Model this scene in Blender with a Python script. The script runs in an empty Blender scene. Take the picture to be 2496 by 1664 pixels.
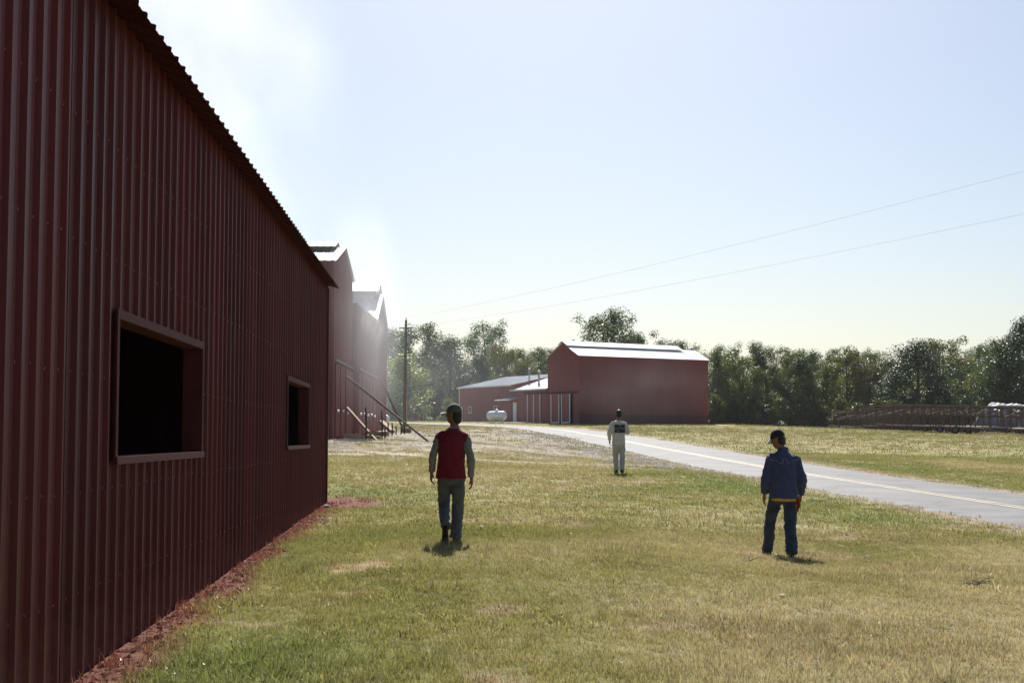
import bpy, bmesh, math, random
import numpy as np
from mathutils import Vector, Matrix
from mathutils.bvhtree import BVHTree

SC = bpy.context.scene
COL = SC.collection
R = math.radians
rng = np.random.default_rng(7)
random.seed(7)

# ------------------------------------------------------------------ camera, sky, sun, exposure
cam_d = bpy.data.cameras.new('camera')
cam = bpy.data.objects.new('camera', cam_d)
COL.objects.link(cam)
cam_d.lens = 50.0
cam_d.sensor_width = 36.0
cam_d.clip_start = 0.1
cam_d.clip_end = 6000.0
cam.location = (0, 0, 1.6)
cam.rotation_euler = (R(90 + 3.828), 0, 0)
SC.camera = cam

SUN_EL, SUN_AZ = 43.0, 0.5            # degrees; azimuth measured from +Y towards +X
world = bpy.data.worlds.new('World')
SC.world = world
world.use_nodes = True
wn = world.node_tree
sky = wn.nodes.new('ShaderNodeTexSky')
sky.sky_type = 'NISHITA'
sky.sun_disc = False
sky.sun_elevation = R(SUN_EL)
sky.sun_rotation = R(SUN_AZ)
sky.altitude = 150
sky.air_density = 1.0
sky.dust_density = 1.6
sky.ozone_density = 2.4
bg = wn.nodes['Background']
bg.inputs['Strength'].default_value = 0.055
wn.links.new(sky.outputs['Color'], bg.inputs['Color'])

sun_d = bpy.data.lights.new('sun', 'SUN')
sun_d.energy = 5.0
sun_d.angle = R(0.53)
sun_d.color = (1.0, 0.955, 0.89)
sun = bpy.data.objects.new('sun', sun_d)
COL.objects.link(sun)
_sd = Vector((math.sin(R(SUN_AZ)) * math.cos(R(SUN_EL)), math.cos(R(SUN_AZ)) * math.cos(R(SUN_EL)), math.sin(R(SUN_EL))))
sun.rotation_euler = (-_sd).to_track_quat('-Z', 'Y').to_euler()
sun.location = _sd * 60

SC.view_settings.view_transform = 'Standard'
SC.view_settings.look = 'None'
SC.view_settings.exposure = 0.85
SC.view_settings.gamma = 1.0
SC.view_settings.use_curve_mapping = False
SC.render.engine = 'CYCLES'
SC.cycles.use_denoising = True
SC.cycles.max_bounces = 8
SC.cycles.transparent_max_bounces = 12
SC.cycles.volume_bounces = 1
SC.cycles.volume_step_rate = 2.0
SC.cycles.sample_clamp_indirect = 6.0
SC.cycles.sample_clamp_direct = 9.0

# ------------------------------------------------------------------ noise helpers
_T2 = np.random.default_rng(11).random((256, 256))
_T3 = np.random.default_rng(12).random((64, 64, 64))
def vn2(x, y):
    x = np.asarray(x, float); y = np.asarray(y, float)
    xi = np.floor(x).astype(int); yi = np.floor(y).astype(int)
    fx = x - xi; fy = y - yi
    fx = fx * fx * (3 - 2 * fx); fy = fy * fy * (3 - 2 * fy)
    a = _T2[xi & 255, yi & 255]; b = _T2[(xi + 1) & 255, yi & 255]
    c = _T2[xi & 255, (yi + 1) & 255]; d = _T2[(xi + 1) & 255, (yi + 1) & 255]
    return (a * (1 - fx) + b * fx) * (1 - fy) + (c * (1 - fx) + d * fx) * fy
def fbm2(x, y, o=4):
    s = 0; a = .5; t = 0
    for i in range(o):
        s = s + a * vn2(x * 2 ** i + 17.3 * i, y * 2 ** i + 5.1 * i); t += a; a *= .5
    return s / t
def vn3(p):
    i = np.floor(p).astype(int); f = p - i; f = f * f * (3 - 2 * f)
    r = 0
    for dx in (0, 1):
        for dy in (0, 1):
            for dz in (0, 1):
                w = (f[:, 0] if dx else 1 - f[:, 0]) * (f[:, 1] if dy else 1 - f[:, 1]) * (f[:, 2] if dz else 1 - f[:, 2])
                r = r + w * _T3[(i[:, 0] + dx) & 63, (i[:, 1] + dy) & 63, (i[:, 2] + dz) & 63]
    return r
def sm(a, b, x):
    t = np.clip((x - a) / (b - a), 0, 1); return t * t * (3 - 2 * t)

# ------------------------------------------------------------------ object helpers
def tag(o, label, cat, group=None, kind=None):
    if label: o['label'] = label
    if cat: o['category'] = cat
    if group: o['group'] = group
    if kind: o['kind'] = kind
    return o
def empty(name, loc=(0, 0, 0), rz=0.0):
    o = bpy.data.objects.new(name, None); COL.objects.link(o)
    o.location = loc; o.rotation_euler = (0, 0, rz); o.empty_display_size = .2
    return o
class MB:
    """collects geometry; build() links it as one mesh object"""
    def __init__(s): s.v = []; s.f = []
    def add(s, vs, fs):
        b = len(s.v); s.v += [tuple(v) for v in vs]; s.f += [tuple(i + b for i in f) for f in fs]; return s
    def box(s, c, d, M=None):
        hx, hy, hz = d[0] / 2, d[1] / 2, d[2] / 2
        vs = [Vector((x, y, z)) for z in (-hz, hz) for y in (-hy, hy) for x in (-hx, hx)]
        if M is not None: vs = [M @ v for v in vs]
        vs = [v + Vector(c) for v in vs]
        return s.add(vs, [(0, 2, 3, 1), (4, 5, 7, 6), (0, 1, 5, 4), (2, 6, 7, 3), (0, 4, 6, 2), (1, 3, 7, 5)])
    def beam(s, a, b, w, h, up=(0, 0, 1)):
        a = Vector(a); b = Vector(b); d = (b - a); L = d.length; d.normalize()
        u = Vector(up)
        if abs(d.dot(u)) > .98: u = Vector((1, 0, 0))
        x = d.cross(u).normalized(); z = x.cross(d).normalized()
        M = Matrix((x, d, z)).transposed()
        return s.box((a + b) / 2, (w, L, h), M)
    def tube(s, pts, r, n=8, caps=True):
        pts = [Vector(p) for p in pts]; k = len(pts)
        rs = r if isinstance(r, (list, tuple)) else [r] * k
        ref = None; vs = []; fs = []
        for i, p in enumerate(pts):
            t = (pts[min(i + 1, k - 1)] - pts[max(i - 1, 0)]).normalized()
            if ref is None: ref = t.orthogonal().normalized()
            ref = (ref - t * ref.dot(t)).normalized(); bt = t.cross(ref)
            for j in range(n):
                a = 2 * math.pi * j / n
                vs.append(p + (ref * math.cos(a) + bt * math.sin(a)) * rs[i])
        for i in range(k - 1):
            for j in range(n):
                fs.append((i * n + j, i * n + (j + 1) % n, (i + 1) * n + (j + 1) % n, (i + 1) * n + j))
        if caps:
            fs.append(tuple(range(n - 1, -1, -1))); fs.append(tuple((k - 1) * n + j for j in range(n)))
        return s.add(vs, fs)
    def build(s, name, mat, parent=None, smooth=False):
        return mesh_obj(name, s.v, s.f, mat, parent, smooth)
def mesh_obj(name, v, f, mat, parent=None, smooth=False):
    me = bpy.data.meshes.new(name)
    me.from_pydata([tuple(p) for p in v], [], [tuple(q) for q in f]); me.update()
    if mat is not None: me.materials.append(mat)
    if smooth: me.polygons.foreach_set('use_smooth', [True] * len(me.polygons))
    o = bpy.data.objects.new(name, me); COL.objects.link(o)
    if parent is not None: o.parent = parent
    return o
def share(o, name, parent, loc=None, rz=None):
    c = bpy.data.objects.new(name, o.data); COL.objects.link(c); c.parent = parent
    if loc is not None: c.location = loc
    if rz is not None: c.rotation_euler = (0, 0, rz)
    return c
def copy_tree(o, parent=None):
    c = o.copy(); COL.objects.link(c); c.parent = parent
    for ch in o.children: copy_tree(ch, c)
    return c

# ------------------------------------------------------------------ materials
def newmat(name):
    m = bpy.data.materials.new(name); m.use_nodes = True
    return m, m.node_tree, m.node_tree.nodes['Principled BSDF']
def N(nt, t, **kw):
    n = nt.nodes.new(t)
    for k, v in kw.items():
        if k in n.inputs: n.inputs[k].default_value = v
        else: setattr(n, k, v)
    return n
def noisy(name, c1, c2, scale=3.0, rough=.6, spec=.3, metal=0.0, bump=0.0, bscale=60.0, detail=5, stretch=None, coord='Object', rough2=None):
    m, nt, p = newmat(name)
    tc = N(nt, 'ShaderNodeTexCoord'); src = tc.outputs[coord]
    if stretch:
        mp = N(nt, 'ShaderNodeMapping'); mp.inputs['Scale'].default_value = stretch
        nt.links.new(src, mp.inputs['Vector']); src = mp.outputs['Vector']
    no = N(nt, 'ShaderNodeTexNoise', Scale=scale, Detail=detail, Roughness=.6)
    nt.links.new(src, no.inputs['Vector'])
    mr = N(nt, 'ShaderNodeMapRange'); mr.inputs['From Min'].default_value = .3; mr.inputs['From Max'].default_value = .7
    nt.links.new(no.outputs['Fac'], mr.inputs['Value'])
    mx = N(nt, 'ShaderNodeMix', data_type='RGBA'); mx.inputs[6].default_value = (*c1, 1); mx.inputs[7].default_value = (*c2, 1)
    nt.links.new(mr.outputs['Result'], mx.inputs[0]); nt.links.new(mx.outputs[2], p.inputs['Base Color'])
    p.inputs['Roughness'].default_value = rough; p.inputs['Specular IOR Level'].default_value = spec; p.inputs['Metallic'].default_value = metal
    if rough2 is not None:
        m2 = N(nt, 'ShaderNodeMapRange'); m2.inputs['To Min'].default_value = rough; m2.inputs['To Max'].default_value = rough2
        nt.links.new(mr.outputs['Result'], m2.inputs['Value']); nt.links.new(m2.outputs['Result'], p.inputs['Roughness'])
    if bump:
        nb = N(nt, 'ShaderNodeTexNoise', Scale=bscale, Detail=4.0); nt.links.new(src, nb.inputs['Vector'])
        b = N(nt, 'ShaderNodeBump', Strength=bump, Distance=.01); nt.links.new(nb.outputs['Fac'], b.inputs['Height']); nt.links.new(b.outputs['Normal'], p.inputs['Normal'])
    return m
M = {}
def barn_paint():
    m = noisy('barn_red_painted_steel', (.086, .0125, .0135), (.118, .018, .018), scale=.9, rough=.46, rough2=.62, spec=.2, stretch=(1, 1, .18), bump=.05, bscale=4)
    nt = m.node_tree; p = nt.nodes['Principled BSDF']; src = p.inputs['Base Color'].links[0].from_socket
    geo = N(nt, 'ShaderNodeNewGeometry'); oi = N(nt, 'ShaderNodeObjectInfo')
    # each sheet weathers a little differently
    mr = N(nt, 'ShaderNodeMapRange'); mr.inputs['To Min'].default_value = .76; mr.inputs['To Max'].default_value = 1.16; nt.links.new(oi.outputs['Random'], mr.inputs['Value'])
    vm = N(nt, 'ShaderNodeVectorMath', operation='SCALE'); nt.links.new(src, vm.inputs[0]); nt.links.new(mr.outputs[0], vm.inputs['Scale'])
    # chalky runs and mud splash on the lowest part
    st = N(nt, 'ShaderNodeMapping'); st.inputs['Scale'].default_value = (9, 9, .5); nt.links.new(geo.outputs['Position'], st.inputs['Vector'])
    n1 = N(nt, 'ShaderNodeTexNoise', Scale=1.3, Detail=5.0); nt.links.new(st.outputs[0], n1.inputs['Vector'])
    r1 = N(nt, 'ShaderNodeMapRange'); r1.inputs['From Min'].default_value = .58; r1.inputs['From Max'].default_value = .78; r1.inputs['To Max'].default_value = .35; nt.links.new(n1.outputs['Fac'], r1.inputs['Value'])
    m1 = N(nt, 'ShaderNodeMix', data_type='RGBA'); m1.inputs[7].default_value = (.16, .075, .07, 1); nt.links.new(r1.outputs[0], m1.inputs[0]); nt.links.new(vm.outputs[0], m1.inputs[6])
    sp = N(nt, 'ShaderNodeSeparateXYZ'); nt.links.new(geo.outputs['Position'], sp.inputs[0])
    n2 = N(nt, 'ShaderNodeTexNoise', Scale=7.0, Detail=6.0, Roughness=.7); nt.links.new(geo.outputs['Position'], n2.inputs['Vector'])
    ad = N(nt, 'ShaderNodeMath', operation='MULTIPLY_ADD'); ad.inputs[1].default_value = .9; nt.links.new(n2.outputs['Fac'], ad.inputs[0]); nt.links.new(sp.outputs['Z'], ad.inputs[2])
    r2 = N(nt, 'ShaderNodeMapRange'); r2.inputs['From Min'].default_value = .95; r2.inputs['From Max'].default_value = .45; r2.inputs['To Max'].default_value = .65; nt.links.new(ad.outputs[0], r2.inputs['Value'])
    m2 = N(nt, 'ShaderNodeMix', data_type='RGBA'); m2.inputs[7].default_value = (.17, .070, .048, 1); nt.links.new(r2.outputs[0], m2.inputs[0]); nt.links.new(m1.outputs[2], m2.inputs[6])
    nt.links.new(m2.outputs[2], p.inputs['Base Color'])
    return m
M['barn_red'] = barn_paint()
M['shaded_soffit'] = noisy('barn_red_eave_shaded', (.052, .010, .010), (.070, .0135, .0135), scale=1.2, rough=.7, spec=.1)  # barn red darkened: shade under the eave is put into the colour
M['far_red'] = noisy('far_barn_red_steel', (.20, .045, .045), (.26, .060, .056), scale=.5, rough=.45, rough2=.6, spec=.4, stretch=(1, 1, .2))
M['far_base'] = noisy('darker_base_steel', (.135, .040, .044), (.18, .054, .056), scale=.5, rough=.6, spec=.3, stretch=(1, 1, .4))  # darker and greyer than the wall sheets above
M['soil'] = noisy('red_soil_clod', (.13, .040, .028), (.20, .070, .050), scale=20, rough=.95, spec=.1)
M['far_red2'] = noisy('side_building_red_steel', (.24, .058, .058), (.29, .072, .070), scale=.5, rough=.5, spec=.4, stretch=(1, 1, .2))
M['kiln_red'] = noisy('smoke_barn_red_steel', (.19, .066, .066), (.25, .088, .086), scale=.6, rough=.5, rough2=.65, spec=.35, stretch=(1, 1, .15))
M['kiln_low'] = noisy('smoke_barn_lower_board', (.165, .050, .047), (.235, .070, .063), scale=1.6, rough=.7, spec=.2, stretch=(1, 1, .2))
M['galv'] = noisy('galvanised_roof_steel', (.74, .75, .76), (.84, .84, .84), scale=.8, rough=.36, rough2=.46, spec=.6, metal=.3)
M['galv_dull'] = noisy('dull_galvanised_steel', (.40, .40, .41), (.50, .50, .50), scale=.8, rough=.5, rough2=.6, spec=.4, metal=.15)
M['grey_roof'] = noisy('pale_grey_roof_steel', (.50, .52, .55), (.60, .62, .64), scale=.7, rough=.42, spec=.5, metal=.25)
M['white'] = noisy('white_paint', (.74, .74, .72), (.82, .82, .80), scale=2, rough=.45)
M['dark'] = noisy('unlit_interior', (.012, .012, .014), (.02, .02, .022), scale=2, rough=.9)  # near-black colour stands in for the shade inside the buildings
M['dark_red_trim'] = noisy('dull_red_trim', (.070, .0125, .0135), (.092, .017, .018), scale=3, rough=.7, spec=.2)
M['wood'] = noisy('weathered_wood', (.20, .15, .105), (.34, .26, .18), scale=4, rough=.8, stretch=(6, 6, .7), bump=.2, bscale=30)
M['wood_brown'] = noisy('brown_timber', (.26, .15, .07), (.36, .22, .11), scale=4, rough=.75, bump=.15)
M['pole_wood'] = noisy('grey_pole_wood', (.15, .125, .105), (.23, .20, .17), scale=3, rough=.85, stretch=(8, 8, .4))
M['plank'] = noisy('pale_plank', (.42, .37, .30), (.55, .50, .42), scale=3, rough=.8)
M['rust_light'] = noisy('weathered_rust', (.125, .088, .080), (.21, .155, .14), scale=4, rough=.75, spec=.3)
M['rust'] = noisy('rusty_steel', (.070, .046, .040), (.13, .085, .074), scale=5, rough=.75, spec=.3)
M['dark_steel'] = noisy('dark_steel', (.035, .032, .032), (.07, .062, .058), scale=5, rough=.6, metal=.3)
M['rubber'] = noisy('tyre_rubber', (.018, .018, .018), (.035, .034, .033), scale=9, rough=.75)
M['rim'] = noisy('dusty_rim', (.12, .11, .10), (.2, .19, .18), scale=8, rough=.6, metal=.4)
M['tank'] = noisy('white_tank_paint', (.72, .74, .76), (.80, .81, .82), scale=2, rough=.28, spec=.5)
M['glass'] = noisy('window_glass', (.05, .06, .07), (.08, .09, .10), scale=2, rough=.08, spec=.6)
M['tarp'] = noisy('silver_blue_tarp', (.075, .082, .13), (.18, .195, .26), scale=1.2, rough=.58, spec=.25, bump=.5, bscale=3)
M['steel_grey'] = noisy('grey_steel', (.34, .35, .36), (.45, .46, .47), scale=6, rough=.45, metal=.6)
M['stone'] = noisy('pale_stone', (.42, .39, .34), (.60, .57, .50), scale=14, rough=.85, bump=.4)
M['screw'] = noisy('screw_head', (.22, .10, .09), (.34, .22, .2), scale=30, rough=.4, metal=.4)
M['skin'] = noisy('skin', (.20, .098, .062), (.245, .12, .078), scale=9, rough=.55, spec=.3)
M['hair'] = noisy('black_hair', (.010, .009, .008), (.022, .018, .016), scale=70, rough=.5, stretch=(4, 4, .6))
def cloth(name, c1, c2, scale=14, rough=.85):
    m = noisy(name, c1, c2, scale=scale, rough=rough, spec=.15, bump=.25, bscale=260)
    b = m.node_tree.nodes['Principled BSDF']; b.inputs['Sheen Weight'].default_value = .12; b.inputs['Sheen Roughness'].default_value = .5
    return m
M['vest_red'] = cloth('red_fleece', (.125, .008, .018), (.165, .013, .025))
M['grey_sleeve'] = cloth('grey_knit', (.17, .165, .145), (.23, .225, .20))
M['jeans_grey'] = cloth('faded_grey_denim', (.075, .085, .095), (.12, .13, .14), scale=6)
M['jeans_dark'] = cloth('darker_grey_denim', (.06, .068, .078), (.09, .10, .11), scale=6)
M['jeans_navy'] = cloth('navy_denim', (.02, .03, .052), (.034, .048, .078), scale=6)
M['jeans_blue'] = cloth('blue_denim', (.026, .038, .066), (.044, .062, .10), scale=6)
M['jeans_pale'] = cloth('pale_denim', (.32, .33, .35), (.42, .42, .41), scale=6)
M['shirt_blue'] = cloth('blue_shirt_cloth', (.040, .054, .110), (.056, .072, .140))
M['piping'] = cloth('pale_piping', (.17, .18, .24), (.22, .23, .30))
M['yellow'] = cloth('yellow_tee', (.52, .28, .06), (.60, .34, .09))
M['redrag'] = cloth('red_cotton', (.19, .016, .014), (.25, .024, .02))
M['shirt_white'] = cloth('off_white_cotton', (.46, .45, .43), (.56, .55, .53))
M['print'] = cloth('dark_print', (.018, .030, .028), (.045, .060, .052), scale=30)
M['print_light'] = cloth('print_ink_light', (.30, .32, .30), (.42, .44, .42), scale=30)
M['cap_olive'] = cloth('olive_cap', (.045, .05, .034), (.14, .14, .10), scale=12)
M['cap_brim'] = cloth('sunlit_cap_brim', (.58, .58, .50), (.68, .68, .60))  # sun on the brim is put into this pale colour
M['cap_dark'] = cloth('black_cap', (.012, .013, .018), (.022, .022, .028))
M['shoe'] = noisy('dark_boot', (.010, .010, .011), (.024, .022, .022), scale=12, rough=.6)
M['wire'] = noisy('power_cable', (.26, .27, .28), (.34, .35, .36), rough=.6)

# ------------------------------------------------------------------ terrain
PY = [-400, -30, 9, 20, 25, 31, 45, 64, 82, 100, 118, 136, 148, 170, 230, 400, 3000]
PZ = [-1.0, -.40, -.28, -.2, -.1, .03, .42, .97, 1.5, 2.0, 2.38, 2.82, 3.0, 3.25, 4.3, 5.0, 5.0]
ROAD = [(16.5, -60), (15.6, -30), (14.2, 0), (13.0, 14), (12.1, 22), (11.08, 31), (10.17, 37.2), (9.16, 44.6), (7.75, 57.7), (6.25, 73.9), (5.4, 86), (4.4, 102), (2.6, 118), (0.8, 127), (-2.2, 136), (-8.6, 146), (-16, 152.5), (-30, 160), (-60, 172), (-130, 195)]
def catmull(P, n=8):
    P = [np.array(p, float) for p in P]; out = []
    for i in range(len(P) - 1):
        p0 = P[max(i - 1, 0)]; p1 = P[i]; p2 = P[i + 1]; p3 = P[min(i + 2, len(P) - 1)]
        for k in range(n):
            t = k / n
            out.append(.5 * ((2 * p1) + (p2 - p0) * t + (2 * p0 - 5 * p1 + 4 * p2 - p3) * t * t + (3 * p1 - p0 - 3 * p2 + p3) * t ** 3))
    out.append(P[-1]); return np.array(out)
RC = catmull(ROAD, 6)
def road_dist(x, y):
    x = np.atleast_1d(np.asarray(x, float)); y = np.atleast_1d(np.asarray(y, float))
    best = np.full(x.shape, 1e9); sg = np.zeros(x.shape)
    for a, b in zip(RC[:-1], RC[1:]):
        d = b - a; L2 = d @ d
        t = np.clip(((x - a[0]) * d[0] + (y - a[1]) * d[1]) / L2, 0, 1)
        qx = x - a[0] - t * d[0]; qy = y - a[1] - t * d[1]; q = np.hypot(qx, qy)
        c = d[0] * qy - d[1] * qx
        m = q < best
        best = np.where(m, q, best); sg = np.where(m, np.where(c > 0, -1, 1), sg)
    return best * sg          # positive to the right of the road going away
ANCH = [(-2.9, 9.3, 0.0), (-3.83, 29.2, .25), (-3.13, 14.6, .06), (-.78, 18.4, .27), (3.68, 19.5, -.04), (2.96, 39.3, .60), (-7.07, 55.8, 1.5), (-7.45, 83.8, 2.0), (-5, 98, 1.92), (-6, 113, 2.2), (-7, 125, 2.42), (-12, 134, 2.62), (-1, 112, 2.18), (-14, 118, 2.4), (-9, 148, 3.0), (6.6, 140, 2.85), (20.5, 149, 2.9), (0, 150, 3.17), (-5.86, 159.2, 3.26), (35, 122, 1.85), (0, 9.3, 0.0), (3, 9.3, -.08), (0, 2, 0), (-3, 2, 0), (-3.3, 18.5, .11), (-3.49, 22, .155), (-3.65, 25.5, .20), (-2.7, 5.5, -.04), (-5.5, 60, 1.45), (-5.7, 70, 1.72), (-3.4, 59, 1.40), (-13, 172, 3.38)]
def base_z(x, y, d):
    return np.interp(y, PY, PZ) + np.where(d < 0, .035 * np.minimum(-d, 16), -.02 * np.minimum(d, 60))
_ax = np.array([a[0] for a in ANCH]); _ay = np.array([a[1] for a in ANCH]); _az = np.array([a[2] for a in ANCH])
_ad = road_dist(_ax, _ay); _ar = _az - base_z(_ax, _ay, _ad)
_as = np.maximum(4.0, .10 * _ay)
_K = np.exp(-((_ax[:, None] - _ax[None, :]) ** 2 + (_ay[:, None] - _ay[None, :]) ** 2) / _as[None, :] ** 2)
_aw = np.linalg.solve(_K + .03 * np.eye(len(_ax)), _ar)
def corr(x, y):
    n = 0
    for i in range(len(_ax)): n = n + _aw[i] * np.exp(-((x - _ax[i]) ** 2 + (y - _ay[i]) ** 2) / _as[i] ** 2)
    return n
def terrain(x, y, d=None):
    x = np.atleast_1d(np.asarray(x, float)); y = np.atleast_1d(np.asarray(y, float))
    if d is None: d = road_dist(x, y)
    z = base_z(x, y, d) + corr(x, y)
    off = sm(2.8, 6, np.abs(d)) * (.15 + .85 * np.maximum(sm(.4, 2.2, x - (-2.43 - .0481 * y)), sm(30, 33, y)))
    z = z + off * ((fbm2(x / 3.1, y / 3.1, 3) - .5) * .09 + (fbm2(x / .7, y / .7, 2) - .5) * .03)
    return z
def tz(x, y): return float(terrain(x, y)[0])

# ------------------------------------------------------------------ ground colour (real albedo of grass, dirt, gravel)
WX0, WM = -2.43, -.0481        # near barn wall line  X = WX0 + WM*Y
def ground_colour(x, y, d):
    f1 = fbm2(x / 1.7 + 3, y / 2.6 + 9, 4); f2 = fbm2(x / .45, y / .6, 3); f3 = fbm2(x / 6 + 40, y / 9 + 12, 3); f4 = fbm2(x / 2.4 + 70, y / 1.1 + 33, 4)
    dry = np.array([.275, .225, .105]); straw = np.array([.42, .365, .200]); olive = np.array([.225, .210, .070]); green = np.array([.150, .182, .054]); brown = np.array([.205, .150, .078])
    dw = (x - (WX0 + WM * y))
    g = .27 + .85 * (f1 - .5) + .55 * (f3 - .5)
    left = sm(4.2, 0.5, dw) * sm(19, 9, y)                # greener by the barn in the foreground
    g = g + .50 * left
    g = g + .42 * np.exp(-((y - 20.5 - .5 * x) / 2.6) ** 2) * sm(3.5, -1.5, x)     # green band level with the near walker
    g = g + .35 * np.exp(-((y - 30) / 5) ** 2) * sm(6, -2, x)
    g = g + .36 * np.exp(-((d + 4.6 + 2.2 * (f1 - .5)) / 1.7) ** 2) * sm(22, 26, y) * sm(52, 38, y)    # green verge strip
    g = g + np.where(d > 2, .10 + .55 * (fbm2(d / 2.2, y / 14 + 3, 3) - .5), 0)
    g = g - .20 * sm(0, 5, x) * sm(20, 12, y)
    g = np.clip(g, 0, 1)[:, None]
    s = np.clip(.45 + 1.5 * (f4 - .5), 0, 1)[:, None]
    c_dry = dry * (1 - s) + straw * s
    k = np.clip(1.6 * (f2 - .5) + .35, 0, 1)[:, None]
    c_dry = c_dry * (1 - .35 * k) + brown * .35 * k
    c = np.where(g < .5, c_dry * (1 - 2 * g) + olive * 2 * g, olive * (2 - 2 * g) + green * (2 * g - 1))
    c = c * (.82 + .36 * f2[:, None])
    grass = np.ones(len(x))
    def lay(col, m, gr):
        nonlocal c, grass
        m = np.clip(m, 0, 1); c = c * (1 - m[:, None]) + np.array(col) * m[:, None]; grass = grass * (1 - m * gr)
    n1 = fbm2(x / 1.3 + 5, y / 1.9, 4)
    # bare pale patches
    lay((.34, .25, .16), sm(.70, .78, fbm2(x / 1.1 + 31, y / .8 + 8, 3)) * .6, .9)
    for bx, by, rx, ry in ((-1.75, 15.6, .30, .5), (-1.55, 16.1, .18, .2), (-1.5, 13.9, .2, .22), (-3.7, 19.3, .4, .2)):
        lay((.44, .31, .19), sm(1.2, .6, np.hypot((x - bx) / rx, (y - by) / ry) + 2.6 * (fbm2(x / .22, y / .22, 4) - .5)) * .85, .8)
    # yard of dirt and gravel between the smoke barns and the road
    yard = sm(0, 1, (np.minimum(y - 46 - .3 * x + 12 * (n1 - .5), 112 - y) / 9)) * sm(3.4, 5.0, -d) * sm(-40, -30, x)
    lay((.265, .23, .165), yard * sm(.38, .56, n1 + .10), .85)
    lay((.33, .30, .25), yard * sm(.52, .66, fbm2(x / .8, y / 2.2, 3)) * .8, .9)
    lay((.33, .295, .24), sm(-5.3, -6.3, x) * sm(53, 56, y) * sm(95, 85, y) * .9, .95)
    # pale wheel ruts crossing in front of the yard
    for c0 in (46.5, 48.6, 51.5):
        yy = c0 - .06 * (x + 3) ** 2 * .3 + 2.2 * np.sin(x * .35 + c0)
        lay((.44, .38, .29), np.exp(-((y - yy) / .55) ** 2) * sm(.35, .55, fbm2(x / 2.1, y * .4 + c0, 3)) * sm(3.2, 5, -d) * sm(-9, -7, x), .8)
    # grey gravel shoulder
    sh = sm(6.6, 2.6, -d + 2.6 * (n1 - .5)) * (d < 0) * sm(40, 50, y) * sm(125, 105, y)
    lay((.235, .225, .22), sh * sm(.30, .5, fbm2(x / .5, y / 1.4, 3)), .85)
    lay((.33, .27, .19), sm(4.1, 2.6, np.abs(d) + .9 * (fbm2(x / .6, y / .9, 3) - .5)) * .85, .9)
    # red soil and paint overspray along the near wall and round its corner
    rim = sm(.56, .14, dw + .5 * (fbm2(x / .35, y / .5, 3) - .5)) * sm(30.2, 29.0, y)
    rim = np.maximum(rim, sm(1.25, .6, np.hypot((x + 3.55) / 1.0, (y - 28.8) / 1.6) + .8 * (n1 - .5)))
    rim = rim * (dw > -1)
    lay((.165, .052, .037), rim * .95, .88)
    # sandy edge below the far woods
    lay((.40, .34, .25), np.exp(-((y - 205 + .15 * x) / 2.5) ** 2) * sm(28, 33, x) * sm(48, 42, x) * .8, .8)
    return np.clip(c, .01, .9), grass

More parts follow.
